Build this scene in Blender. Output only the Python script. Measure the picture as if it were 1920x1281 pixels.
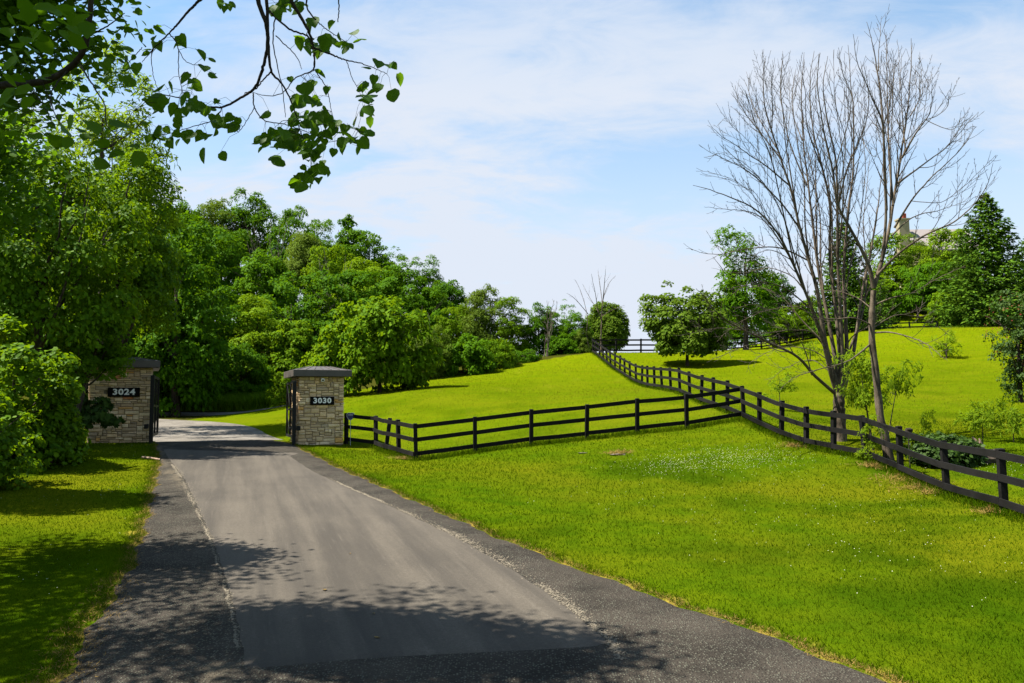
import bpy, math, random
import numpy as np
from mathutils import Vector, Matrix

for o in list(bpy.data.objects):
    bpy.data.objects.remove(o)
S = bpy.context.scene
COL = S.collection
R_ = math.radians

# ------------------------------------------------------------------ camera
FPX, PITCH, ROLL = 1500.0, math.atan(128 / 1500.0), 0.010
cp, sp = math.cos(PITCH), math.sin(PITCH)
FWD = np.array([0, cp, sp]); RGT0 = np.array([1.0, 0, 0]); UP0 = np.array([0, -sp, cp])
RGT = RGT0 * math.cos(ROLL) - UP0 * math.sin(ROLL)
UPV = UP0 * math.cos(ROLL) + RGT0 * math.sin(ROLL)
cam_d = bpy.data.cameras.new('camera'); cam = bpy.data.objects.new('camera', cam_d); COL.objects.link(cam)
cam_d.sensor_width = 36.0; cam_d.lens = FPX / 1920 * 36; cam_d.clip_start = 0.1; cam_d.clip_end = 6000
cam.matrix_world = Matrix(((RGT[0], UPV[0], -FWD[0], 0), (RGT[1], UPV[1], -FWD[1], 0), (RGT[2], UPV[2], -FWD[2], 0), (0, 0, 0, 1)))
S.camera = cam

# ------------------------------------------------------------------ light
SUN_EL = R_(60); SUN_AZ = math.atan2(-1.0, -0.10)
sun_dir = Vector((math.sin(SUN_AZ) * math.cos(SUN_EL), math.cos(SUN_AZ) * math.cos(SUN_EL), math.sin(SUN_EL)))
sl = bpy.data.lights.new('sun', 'SUN'); sl.energy = 5.0; sl.angle = R_(0.5); sl.color = (1.0, 0.95, 0.86)
sun = bpy.data.objects.new('sun', sl); COL.objects.link(sun)
sun.rotation_euler = (-sun_dir).to_track_quat('-Z', 'Y').to_euler(); sun.location = (-30, -5, 60)

W = bpy.data.worlds.new('World'); S.world = W; W.use_nodes = True
nt = W.node_tree; nt.nodes.clear()
def wn(t, **k):
    n = nt.nodes.new(t)
    for a, b in k.items(): setattr(n, a, b)
    return n
sky = wn('ShaderNodeTexSky', sky_type='NISHITA', sun_disc=False, sun_elevation=SUN_EL, sun_rotation=SUN_AZ % (2 * math.pi), air_density=1.0, dust_density=0.6, ozone_density=1.0)
tc = wn('ShaderNodeTexCoord'); sep = wn('ShaderNodeSeparateXYZ'); nt.links.new(tc.outputs['Generated'], sep.inputs[0])
zz = wn('ShaderNodeMath', operation='MAXIMUM'); nt.links.new(sep.outputs['Z'], zz.inputs[0]); zz.inputs[1].default_value = 0.0
za = wn('ShaderNodeMath', operation='ADD'); nt.links.new(zz.outputs[0], za.inputs[0]); za.inputs[1].default_value = 0.22
dx = wn('ShaderNodeMath', operation='DIVIDE'); nt.links.new(sep.outputs['X'], dx.inputs[0]); nt.links.new(za.outputs[0], dx.inputs[1])
dy = wn('ShaderNodeMath', operation='DIVIDE'); nt.links.new(sep.outputs['Y'], dy.inputs[0]); nt.links.new(za.outputs[0], dy.inputs[1])
cmb = wn('ShaderNodeCombineXYZ'); nt.links.new(dx.outputs[0], cmb.inputs[0]); nt.links.new(dy.outputs[0], cmb.inputs[1])
mp = wn('ShaderNodeMapping'); mp.inputs['Rotation'].default_value = (0, 0, R_(-24)); mp.inputs['Scale'].default_value = (0.8, 1.5, 1); mp.inputs['Location'].default_value = (0.35, 0.9, 0)
nt.links.new(cmb.outputs[0], mp.inputs[0])
n1 = wn('ShaderNodeTexNoise'); n1.inputs['Scale'].default_value = 1.1; n1.inputs['Detail'].default_value = 9; n1.inputs['Roughness'].default_value = 0.58; n1.inputs['Distortion'].default_value = 0.5
nt.links.new(mp.outputs[0], n1.inputs['Vector'])
n2 = wn('ShaderNodeTexNoise'); n2.inputs['Scale'].default_value = 4.5; n2.inputs['Detail'].default_value = 10; n2.inputs['Roughness'].default_value = 0.66; n2.inputs['Distortion'].default_value = 1.0
nt.links.new(mp.outputs[0], n2.inputs['Vector'])
nm = wn('ShaderNodeMath', operation='MULTIPLY_ADD'); nt.links.new(n2.outputs[0], nm.inputs[0]); nm.inputs[1].default_value = 0.32; nt.links.new(n1.outputs[0], nm.inputs[2])
rp = wn('ShaderNodeMapRange', interpolation_type='SMOOTHSTEP'); rp.inputs['From Min'].default_value = 0.54; rp.inputs['From Max'].default_value = 0.84
nt.links.new(nm.outputs[0], rp.inputs['Value'])
# thin high cloud gets denser toward the horizon, where the line of sight through it is longer
hz = wn('ShaderNodeMapRange', interpolation_type='SMOOTHSTEP'); hz.inputs['From Min'].default_value = 0.0; hz.inputs['From Max'].default_value = 0.56; hz.inputs['To Min'].default_value = 0.95; hz.inputs['To Max'].default_value = 0.0
nt.links.new(zz.outputs[0], hz.inputs['Value'])
mx = wn('ShaderNodeMath', operation='MULTIPLY_ADD'); nt.links.new(rp.outputs[0], mx.inputs[0]); mx.inputs[1].default_value = 0.75; nt.links.new(hz.outputs[0], mx.inputs[2]); mx.use_clamp = True
hs = wn('ShaderNodeHueSaturation'); hs.inputs['Hue'].default_value = 0.488; hs.inputs['Saturation'].default_value = 1.2; hs.inputs['Value'].default_value = 0.92; nt.links.new(sky.outputs[0], hs.inputs['Color'])
cl = wn('ShaderNodeMix', data_type='RGBA')
nt.links.new(mx.outputs[0], cl.inputs['Factor']); nt.links.new(hs.outputs[0], cl.inputs['A']); cl.inputs['B'].default_value = (2.93, 3.20, 3.66, 1)
SKYB = wn('ShaderNodeBackground'); SKYB.inputs['Strength'].default_value = 0.0825
nt.links.new(cl.outputs['Result'], SKYB.inputs['Color'])
wo = wn('ShaderNodeOutputWorld'); nt.links.new(SKYB.outputs[0], wo.inputs[0])

S.view_settings.view_transform = 'Standard'; S.view_settings.look = 'None'
S.view_settings.exposure = 1.65; S.view_settings.gamma = 1.0; S.view_settings.use_curve_mapping = False
try:
    S.cycles.max_bounces = 8; S.cycles.diffuse_bounces = 4; S.cycles.transmission_bounces = 4
except Exception: pass

# ------------------------------------------------------------------ survey helpers (photograph pixel + distance -> place)
def pt(u, v, d):
    r = FWD * FPX + RGT * (u - 960) + UPV * (640.5 - v)
    return r * (d / r[1])
def proj(p):
    p = np.asarray(p, float); k = p @ FWD
    return 960 + FPX * (p @ RGT) / k, 640.5 - FPX * (p @ UPV) / k
def roaddist(v): return 1500.0 / (0.322 * (v - 681.0))

ROAD_L = [(300, 786), (290, 803), (283, 830), (296, 865), (288, 900), (278, 940), (262, 1000), (240, 1060), (200, 1120), (150, 1190), (90, 1281)]
ROAD_R = [(312, 786), (420, 801), (549, 832), (600, 858), (690, 900), (800, 948), (950, 1012), (1100, 1070), (1300, 1140), (1500, 1210), (1690, 1281)]
STRIP_L = [(303, 850), (325, 872), (345, 900), (372, 960), (395, 1010), (415, 1070), (432, 1130), (445, 1190), (457, 1262)]
STRIP_R = [(545, 858), (590, 885), (650, 915), (750, 958), (850, 1005), (950, 1062), (1040, 1122), (1100, 1170), (1148, 1212)]
PH = 1.25
FRONT = [(780, 864.3), (890.8, 849), (996, 835.7), (1100, 824.5), (1194.8, 813.4), (1287.8, 805), (1395, 787)]
def front_d(u): return 1500 * PH / (69.0 + (u - 780) * (63.5 - 69.0) / (1395 - 780))
CORNER = [(643, 832, 32.0), (705, 840, 31.2), (723, 847.5, 29.6), (748, 854, 28.4)]
BACKL = [(1363.7, 773.3), (1338, 768), (1314.7, 756.5), (1293.4, 746), (1275, 738.3), (1258, 734), (1241.6, 731.4), (1227.3, 728.8), (1214.3, 726.5), (1203.3, 723.2), (1192.6, 719),
         (1181.7, 712.2), (1171.5, 705.6), (1161.9, 700), (1153, 694), (1145, 688), (1138, 681.8), (1131, 676), (1124.4, 671), (1117.8, 666), (1112, 662)]
BACK = [(u, v, 1500 * PH * (0.01575 + 0.00104 * (i + 1))) for i, (u, v) in enumerate(BACKL)]
RIGHT = [(1424, 801.9, 28.1), (1465, 821.6, 26.5), (1512, 838.3, 25.1), (1563, 849.3, 24.0), (1624, 858.8, 22.9), (1689, 889.7, 21.2), (1776, 929.2, 18.6), (1884, 961.8, 16.0), (2030, 1012, 13.6), (2240, 1085, 11.3)]
FAR = [(1155.4, 661.7, 71.3), (1201.7, 661.5, 72.0), (1250, 661, 73), (1300, 660, 74.5), (1362, 657.5, 76.5), (1428, 654, 79)]

ctrl = []
for u, v in ROAD_L[2:] + ROAD_R[2:]: ctrl.append(pt(u, v, roaddist(v)))
for u, v in [(300, 786), (312, 786), (420, 801), (350, 777.5), (420, 777)]: ctrl.append(pt(u, v, roaddist(v)))
for u, v in [(400, 1281), (900, 1281), (1300, 1281), (500, 1000), (700, 1080), (450, 900)]: ctrl.append(pt(u, v, roaddist(v)))
for x in (-9, -4, 0, 4, 9): ctrl.append(np.array([x, 2.0, -2.95])); ctrl.append(np.array([x, -8.0, -3.2]))
for u, v in FRONT: ctrl.append(pt(u, v, front_d(u)))
for a in CORNER + BACK[::2] + RIGHT + FAR: ctrl.append(pt(*a))
for a in [(0, 1281, 8.0), (-300, 1100, 11), (0, 960, 16.5), (150, 870, 24), (60, 890, 22), (170, 830, 29), (223, 831, 29), (276, 831, 29), (-150, 850, 24), (-60, 800, 33),
          (700, 738, 50), (460, 771, 50), (560, 757, 49), (860, 706, 60), (1000, 682, 66), (800, 735, 45), (1000, 735, 46), (1100, 700, 56), (640, 800, 38),
          (1292, 686, 62), (1420, 656, 75), (1520, 672, 60), (1775, 672, 55), (1740, 617.5, 80), (1600, 622, 79), (1900, 617, 80), (1840, 615, 84), (1720, 588, 100), (1950, 590, 100),
          (1880, 748, 38), (1650, 748, 38), (1450, 748, 39), (1500, 700, 50), (1575, 826, 26.2), (1670, 866, 22.9), (1840, 868, 22.0), (1910, 835, 25), (1990, 900, 18)]: ctrl.append(pt(*a))
for a in [(1600, 634, 86), (1740, 629, 86.5), (1850, 626, 87)]: ctrl.append(pt(*a))
for x, y, z in [(13, 86, 4.3), (16, 100, 3.5), (10, 120, 1.0), (25, 100, 5.0), (-16, 58, 1.4), (-25, 62, 2.2), (-36, 62, 2.4), (-34, 104, 11.5), (-50, 110, 13), (-70, 100, 11), (-16, 95, 8.5), (-5, 84, 5.5), (-8, 66, 3.4),
                (-24, 80, 6.0), (-40, 82, 6.5), (-40, 40, -0.4), (-40, 20, -1.8), (-30, 5, -2.8), (30, 5, -2.3), (30, 25, 0.3), (45, 50, 4.0), (60, 80, 9.0), (66, 130, 14), (-60, 40, 0.5), (0, 140, 1), (-40, 150, 8), (110, 60, 9), (-110, 60, 3), (30, 140, 8)]:
    ctrl.append(np.array([x, y, z], float))
ctrl = np.array(ctrl)
def _phi(r2): return 0.5 * r2 * np.log(r2 + 1e-9)
_n = len(ctrl); _X = ctrl[:, :2] / 30.0
_K = _phi(((_X[:, None] - _X[None]) ** 2).sum(-1)) + np.eye(_n) * 0.0006
_Pm = np.hstack([np.ones((_n, 1)), _X]); _A = np.zeros((_n + 3, _n + 3)); _A[:_n, :_n] = _K; _A[:_n, _n:] = _Pm; _A[_n:, :_n] = _Pm.T
_sol = np.linalg.solve(_A, np.concatenate([ctrl[:, 2], np.zeros(3)]))
def height(x, y):
    x = np.atleast_1d(np.asarray(x, float)); y = np.atleast_1d(np.asarray(y, float)); out = np.empty(len(x))
    for a in range(0, len(x), 20000):
        q = np.stack([x[a:a + 20000], y[a:a + 20000]], 1) / 30.0
        out[a:a + 20000] = _phi(((q[:, None] - _X[None]) ** 2).sum(-1)) @ _sol[:_n] + _sol[_n] + q @ _sol[_n + 1:]
    rr = np.hypot(x, y - 50); w = np.clip((rr - 110) / 70, 0, 1); w = w * w * (3 - 2 * w)
    return out * (1 - w) + w * np.where(x > 20, 6.0, 0.0)
def hgt(x, y): return float(height([x], [y])[0])
def gpt(u, d):
    v = 720.0
    for _ in range(5):
        p = pt(u, v, d); p[2] = hgt(p[0], p[1]); v = proj(p)[1]
    return p
def lin(pts, y):                      # x of an edge at distance y
    return np.interp(y, [p[1] for p in pts], [p[0] for p in pts])
def edge_world(px):
    a = [pt(u, v, roaddist(v)) for u, v in px]; a.sort(key=lambda p: p[1]); return a
EL = edge_world(ROAD_L); ER = edge_world(ROAD_R); SL = edge_world(STRIP_L); SR = edge_world(STRIP_R)
EL = [np.array([-7.5, -10, 0]), np.array([-5.6, 4, 0])] + EL; ER = [np.array([7.5, -10, 0]), np.array([5.0, 4, 0])] + ER
_rg = np.random.default_rng(5)
def wob(y, s): return 0.05 * np.sin(y * 3.1 + s) + 0.035 * np.sin(y * 7.7 + 2 * s) + 0.02 * np.sin(y * 17.3 + s)
def road_l(y): return lin(EL, y) + wob(y, 1.0)
def road_r(y): return lin(ER, y) + wob(y, 4.0)

# ------------------------------------------------------------------ object helpers
def tag(o, label=None, cat=None, group=None, kind=None):
    if label: o['label'] = label
    if cat: o['category'] = cat
    if group: o['group'] = group
    if kind: o['kind'] = kind
    return o
def mesh(name, v, f, mat=None, smooth=False, attrs=None):
    me = bpy.data.meshes.new(name)
    v = np.ascontiguousarray(v, np.float32)
    if isinstance(f, np.ndarray):
        k = f.shape[1]; me.vertices.add(len(v)); me.vertices.foreach_set('co', v.ravel())
        me.loops.add(f.size); me.loops.foreach_set('vertex_index', np.ascontiguousarray(f, np.int32).ravel())
        me.polygons.add(len(f)); me.polygons.foreach_set('loop_start', np.arange(0, f.size, k, dtype=np.int32)); me.polygons.foreach_set('loop_total', np.full(len(f), k, np.int32))
        me.update(calc_edges=True)
    else:
        me.from_pydata([tuple(map(float, p)) for p in v], [], f); me.update()
    if mat: me.materials.append(mat)
    if smooth: me.polygons.foreach_set('use_smooth', np.ones(len(me.polygons), bool))
    for an, ar in (attrs or {}).items():
        a = me.attributes.new(an, 'FLOAT', 'POINT'); a.data.foreach_set('value', np.ascontiguousarray(ar, np.float32))
    me.validate() if False else None
    return me
def obj(name, me, parent=None, loc=None, rot=None, scale=None):
    o = bpy.data.objects.new(name, me); COL.objects.link(o)
    if parent: o.parent = parent
    if loc is not None: o.location = tuple(map(float, loc))
    if rot is not None: o.rotation_euler = tuple(map(float, rot))
    if scale is not None: o.scale = tuple(map(float, scale))
    return o
def empty(name, loc, rotz=0.0):
    o = bpy.data.objects.new(name, None); COL.objects.link(o); o.location = tuple(map(float, loc)); o.rotation_euler = (0, 0, rotz); o.empty_display_size = 0.3
    return o
class MB:
    def __init__(s): s.v = []; s.f = []
    def add(s, v, f):
        b = len(s.v); s.v += [tuple(map(float, p)) for p in v]; s.f += [tuple(i + b for i in q) for q in f]; return s
    def box(s, c, d, rz=0.0, bev=0.0):
        x, y, z = (q / 2 for q in d); ca, sa = math.cos(rz), math.sin(rz); v = []
        if bev <= 0:
            for k in (-z, z):
                for a, b in ((-x, -y), (x, -y), (x, y), (-x, y)): v.append((c[0] + a * ca - b * sa, c[1] + a * sa + b * ca, c[2] + k))
            return s.add(v, [(3, 2, 1, 0), (4, 5, 6, 7), (0, 1, 5, 4), (1, 2, 6, 5), (2, 3, 7, 6), (3, 0, 4, 7)])
        for k, e in ((-z, bev), (-z + bev, 0), (z - bev, 0), (z, bev)):
            for a, b in ((-x + e, -y + e), (x - e, -y + e), (x - e, y - e), (-x + e, y - e)): v.append((c[0] + a * ca - b * sa, c[1] + a * sa + b * ca, c[2] + k))
        f = [(3, 2, 1, 0), (12, 13, 14, 15)]
        for l in range(3):
            for i in range(4): f.append((l * 4 + i, l * 4 + (i + 1) % 4, l * 4 + 4 + (i + 1) % 4, l * 4 + 4 + i))
        return s.add(v, f)
    def beam(s, a, b, w, h):            # plank from a to b: w thick sideways, h tall
        a = Vector(a); b = Vector(b); t = (b - a).normalized(); n = t.cross(Vector((0, 0, 1)))
        if n.length < 1e-4: n = Vector((1, 0, 0))
        n.normalize(); up = n.cross(t).normalized(); v = []
        for p in (a, b):
            for i, j in ((-1, -1), (1, -1), (1, 1), (-1, 1)): v.append(p + n * (i * w / 2) + up * (j * h / 2))
        return s.add(v, [(0, 1, 2, 3), (7, 6, 5, 4), (0, 4, 5, 1), (1, 5, 6, 2), (2, 6, 7, 3), (3, 7, 4, 0)])
    def me(s, name, mat, smooth=False): return mesh(name, np.array(s.v), s.f, mat, smooth)
def tubes(paths, sides=6):
    """paths: list of (points (n,3), radii (n,)) -> verts, quads"""
    V = []; F = []; b = 0
    ang = np.arange(sides) * 2 * math.pi / sides; ca, sa = np.cos(ang), np.sin(ang)
    for p, r in paths:
        p = np.asarray(p, float); r = np.asarray(r, float); n = len(p)
        t = np.gradient(p, axis=0); t /= np.linalg.norm(t, axis=1)[:, None] + 1e-9
        ref = np.array([0, 0, 1.0]) if abs(t[:, 2]).mean() < 0.8 else np.array([1.0, 0, 0])
        a = np.cross(t, ref); a /= np.linalg.norm(a, axis=1)[:, None] + 1e-9; c = np.cross(t, a)
        v = p[:, None] + r[:, None, None] * (a[:, None] * ca[None, :, None] + c[:, None] * sa[None, :, None])
        V.append(v.reshape(-1, 3)); i = np.arange(n - 1)[:, None] * sides + b; j = np.arange(sides)[None]; j2 = (np.arange(sides)[None] + 1) % sides
        F.append(np.stack([i + j, i + j2, i + sides + j2, i + sides + j], -1).reshape(-1, 4)); b += n * sides
    return np.concatenate(V), np.concatenate(F)
def smooth_path(p, n):
    p = np.asarray(p, float); k = len(p); t = np.linspace(0, k - 1, n); i = np.clip(t.astype(int), 0, k - 2); f = (t - i)[:, None]
    P0 = p[np.maximum(i - 1, 0)]; P1 = p[i]; P2 = p[i + 1]; P3 = p[np.minimum(i + 2, k - 1)]
    return 0.5 * (2 * P1 + (P2 - P0) * f + (2 * P0 - 5 * P1 + 4 * P2 - P3) * f ** 2 + (3 * P1 - P0 - 3 * P2 + P3) * f ** 3)

# ------------------------------------------------------------------ materials
def mat(name):
    m = bpy.data.materials.new(name); m.use_nodes = True; n = m.node_tree; n.nodes.clear(); return m, n
class NT:
    def __init__(s, n): s.n = n
    def new(s, t, **k):
        o = s.n.nodes.new(t)
        for a, b in k.items(): setattr(o, a, b)
        return o
    def set(s, sock, val):
        if isinstance(val, bpy.types.NodeSocket): s.n.links.new(val, sock)
        elif isinstance(val, tuple) and len(val) == 3 and sock.type == 'RGBA': sock.default_value = (*val, 1)
        else: sock.default_value = val
    def math(s, op, a, b=0.0, c=0.0, clamp=False):
        o = s.new('ShaderNodeMath', operation=op); o.use_clamp = clamp
        for i, q in enumerate((a, b, c)): s.set(o.inputs[i], q)
        return o.outputs[0]
    def mix(s, f, a, b, mode='MIX'):
        o = s.new('ShaderNodeMix', data_type='RGBA', blend_type=mode); s.set(o.inputs['Factor'], f); s.set(o.inputs['A'], a); s.set(o.inputs['B'], b); return o.outputs['Result']
    def noise(s, vec, scale, detail=4, rough=0.55, dist=0.0):
        o = s.new('ShaderNodeTexNoise'); s.set(o.inputs['Vector'], vec); o.inputs['Scale'].default_value = scale; o.inputs['Detail'].default_value = detail
        o.inputs['Roughness'].default_value = rough; o.inputs['Distortion'].default_value = dist; return o.outputs[0]
    def ramp(s, v, lo, hi, a=0.0, b=1.0):
        o = s.new('ShaderNodeMapRange', interpolation_type='SMOOTHSTEP'); s.set(o.inputs['Value'], v)
        for k, q in zip(('From Min', 'From Max', 'To Min', 'To Max'), (lo, hi, a, b)): o.inputs[k].default_value = q
        return o.outputs[0]
    def pos(s): return s.new('ShaderNodeNewGeometry').outputs['Position']
    def objc(s): return s.new('ShaderNodeTexCoord').outputs['Object']
    def scale(s, vec, sc):
        o = s.new('ShaderNodeMapping'); s.set(o.inputs[0], vec); o.inputs['Scale'].default_value = sc; return o.outputs[0]
    def attr(s, name): return s.new('ShaderNodeAttribute', attribute_name=name).outputs['Fac']
    def bump(s, h, strength=0.5, dist=0.02):
        o = s.new('ShaderNodeBump'); o.inputs['Strength'].default_value = strength; o.inputs['Distance'].default_value = dist; s.set(o.inputs['Height'], h); return o.outputs[0]
    def dim(s, col, k=0.785): return s.mix(1.0, col, (k, k, k), 'MULTIPLY')     # one albedo calibration for every surface
    def bsdf(s, col, rough=0.7, spec=0.3, normal=None, metal=0.0):
        col = s.dim(col)
        o = s.new('ShaderNodeBsdfPrincipled'); s.set(o.inputs['Base Color'], col); s.set(o.inputs['Roughness'], rough); o.inputs['Specular IOR Level'].default_value = spec; o.inputs['Metallic'].default_value = metal
        if normal is not None: s.set(o.inputs['Normal'], normal)
        return o.outputs[0]
    def out(s, sh): s.set(s.new('ShaderNodeOutputMaterial').inputs[0], sh)
def leaf_mat(name, c1, c2, trans=0.35, tcol=None, objvar=0.5, spec=0.03, rough=0.6, patch=0.5, dark=None):
    K = 1.06; c1 = tuple(q * K for q in c1); c2 = tuple(q * K for q in c2); tcol = tuple(q * K for q in tcol) if tcol else None
    m, n = mat(name); T = NT(n)
    rnd = T.new('ShaderNodeNewGeometry').outputs['Random Per Island']; ob = T.new('ShaderNodeObjectInfo').outputs['Random']
    f = T.math('ADD', T.math('MULTIPLY', rnd, 1 - objvar), T.math('MULTIPLY', ob, objvar))
    big = T.noise(T.objc(), 0.35, 3)
    f = T.math('ADD', f, T.math('MULTIPLY', T.math('SUBTRACT', big, 0.5), patch), clamp=True)
    col = T.mix(f, c1, c2); tc_ = tcol or tuple(min(1, q * 1.5) for q in c2)
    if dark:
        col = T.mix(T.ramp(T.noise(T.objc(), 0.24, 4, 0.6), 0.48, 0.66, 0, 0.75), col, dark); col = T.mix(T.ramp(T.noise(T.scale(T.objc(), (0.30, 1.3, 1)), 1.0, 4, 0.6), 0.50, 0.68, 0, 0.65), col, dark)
    d = T.bsdf(col, rough, spec); tr = T.new('ShaderNodeBsdfTranslucent'); T.set(tr.inputs[0], T.dim(T.mix(0.55, col, tc_)))
    ms = T.new('ShaderNodeMixShader'); ms.inputs[0].default_value = trans; T.set(ms.inputs[1], d); T.set(ms.inputs[2], tr.outputs[0]); T.out(ms.outputs[0]); return m
def bark_mat(name, c1, c2, sc=6.0):
    m, n = mat(name); T = NT(n); p = T.scale(T.objc(), (sc, sc, sc * 0.25)); a = T.noise(p, 3.0, 6, 0.7); b = T.noise(T.objc(), 1.3, 3)
    T.out(T.bsdf(T.mix(T.ramp(T.math('ADD', a, T.math('MULTIPLY', T.math('SUBTRACT', b, 0.5), 0.6)), 0.3, 0.7), c1, c2), 0.9, 0.15, T.bump(a, 0.8, 0.02))); return m
M = {}
M['maple'] = leaf_mat('maple_leaves', (0.031, 0.098, 0.002), (0.092, 0.200, 0.004), 0.34, (0.20, 0.37, 0.003))
M['fresh'] = leaf_mat('fresh_leaves', (0.078, 0.168, 0.003), (0.160, 0.255, 0.005), 0.34, (0.30, 0.44, 0.004))
M['olive'] = leaf_mat('olive_leaves', (0.070, 0.122, 0.008), (0.132, 0.198, 0.020), 0.30, (0.22, 0.31, 0.015))
M['aspen'] = leaf_mat('aspen_leaves', (0.034, 0.098, 0.002), (0.130, 0.245, 0.004), 0.40, (0.32, 0.48, 0.003), 0.1, 0.06, 0.55)
M['canopy'] = leaf_mat('canopy_leaves', (0.034, 0.098, 0.003), (0.068, 0.150, 0.005), 0.50, (0.20, 0.38, 0.004), 0.3, 0.08, 0.5)
M['spruce'] = leaf_mat('spruce_needles', (0.030, 0.085, 0.008), (0.098, 0.180, 0.010), 0.2, (0.11, 0.20, 0.01), 0.1)
M['redleaf'] = leaf_mat('reddish_leaves', (0.18, 0.028, 0.02), (0.12, 0.06, 0.02), 0.3, None, 0.1)
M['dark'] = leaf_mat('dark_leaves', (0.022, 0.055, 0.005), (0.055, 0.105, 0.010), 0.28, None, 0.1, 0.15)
M['bark'] = bark_mat('brown_bark', (0.024, 0.018, 0.013), (0.085, 0.066, 0.05))
M['greybark'] = bark_mat('grey_bark', (0.036, 0.027, 0.018), (0.165, 0.128, 0.090))
M['twig'] = bark_mat('twig_bark', (0.045, 0.036, 0.028), (0.12, 0.098, 0.076), 3.0)
M['deadtwig'] = bark_mat('dead_twigs', (0.10, 0.082, 0.062), (0.20, 0.165, 0.125), 3.0)
M['darktwig'] = bark_mat('dark_twigs', (0.018, 0.014, 0.010), (0.05, 0.04, 0.03), 8.0)

def paint_mat():
    m, n = mat('black_fence_paint'); T = NT(n); p = T.objc(); a = T.noise(T.scale(p, (1.5, 1.5, 14)), 4.0, 6, 0.7); b = T.noise(T.pos(), 1.1, 4)
    col = T.mix(T.ramp(T.math('ADD', a, T.math('SUBTRACT', b, 0.5)), 0.35, 0.75), (0.0025, 0.0022, 0.002), (0.010, 0.0088, 0.0082))
    oi = T.new('ShaderNodeObjectInfo').outputs['Random']; col = T.mix(T.math('MULTIPLY', oi, 0.5), col, (0.012, 0.0105, 0.0098)); col = T.mix(T.ramp(T.noise(T.scale(p, (2, 2, 9)), 7.0, 6, 0.8), 0.60, 0.78, 0, 0.6), col, (0.045, 0.040, 0.036))
    T.out(T.bsdf(col, T.ramp(b, 0.3, 0.7, 0.6, 0.85), 0.15, T.bump(a, 0.4, 0.006))); return m
M['black'] = paint_mat()
def simple(name, col, rough=0.6, spec=0.3, metal=0.0, var=0.25, sc=6.0):
    m, n = mat(name); T = NT(n); a = T.noise(T.pos(), sc, 5, 0.6)
    c2 = tuple(q * (1 - var) for q in col); T.out(T.bsdf(T.mix(T.ramp(a, 0.3, 0.7), c2, col), rough, spec, T.bump(a, 0.15, 0.01), metal)); return m
M['steel'] = simple('black_gate_steel', (0.008, 0.008, 0.008), 0.5, 0.2)
M['capmetal'] = simple('grey_cap_metal', (0.095, 0.080, 0.068), 0.5, 0.4, 0.0, 0.25, 3.0)
M['plate'] = simple('black_sign_plate', (0.007, 0.0065, 0.006), 0.7, 0.06)
M['white'] = simple('white_lettering', (0.98, 0.96, 0.90), 0.5, 0.3, 0, 0.06)
M['mortar'] = simple('mortar', (0.36, 0.30, 0.21), 0.95, 0.1, 0, 0.5, 20.0)
M['blue'] = simple('blue_sign', (0.02, 0.03, 0.11), 0.4, 0.4)
M['silver'] = simple('silver_edge', (0.5, 0.52, 0.56), 0.4, 0.4)
M['cream'] = simple('cream_stucco', (0.34, 0.29, 0.19), 0.9, 0.2, 0, 0.1, 1.0)
M['clay'] = simple('red_clay', (0.25, 0.05, 0.025), 0.8, 0.2)
M['deadwood'] = bark_mat('weathered_wood', (0.16, 0.09, 0.06), (0.50, 0.36, 0.27), 8.0)
def roof_mat():
    m, n = mat('grey_shingle_roof'); T = NT(n); a = T.noise(T.pos(), 5.0, 5, 0.7)
    T.out(T.bsdf(T.mix(a, (0.19, 0.165, 0.155), (0.30, 0.265, 0.25)), 0.9, 0.2)); return m
M['roof'] = roof_mat()
def stone_mat():
    m, n = mat('buff_ashlar_stone'); T = NT(n); r = T.new('ShaderNodeObjectInfo').outputs['Random']; p = T.pos()
    cr = T.new('ShaderNodeValToRGB'); T.set(cr.inputs[0], r); e = cr.color_ramp; e.interpolation = 'CONSTANT'
    cols = [(0.0, (0.42, 0.35, 0.24)), (0.16, (0.54, 0.47, 0.345)), (0.32, (0.37, 0.31, 0.225)), (0.45, (0.60, 0.54, 0.41)), (0.6, (0.47, 0.385, 0.265)), (0.72, (0.33, 0.29, 0.23)), (0.84, (0.53, 0.44, 0.30)), (0.955, (0.52, 0.34, 0.13)), (0.985, (0.42, 0.19, 0.09))]
    while len(e.elements) < len(cols): e.elements.new(0.5)
    for el, (q, c) in zip(e.elements, cols): el.position = q; el.color = (*c, 1)
    a = T.noise(p, 14.0, 7, 0.7); b = T.noise(T.scale(p, (1, 1, 3)), 5.0, 4)
    col = T.mix(T.ramp(a, 0.25, 0.75, 0.0, 0.55), cr.outputs[0], T.mix(0.5, cr.outputs[0], (0.10, 0.085, 0.06))); col = T.mix(T.ramp(b, 0.55, 0.8, 0, 0.4), col, (0.60, 0.54, 0.43)); col = T.mix(1.0, col, (1.75, 1.48, 1.18), 'MULTIPLY')
    T.out(T.bsdf(col, 0.92, 0.2, T.bump(a, 0.9, 0.02))); return m
M['stone'] = stone_mat()
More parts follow.
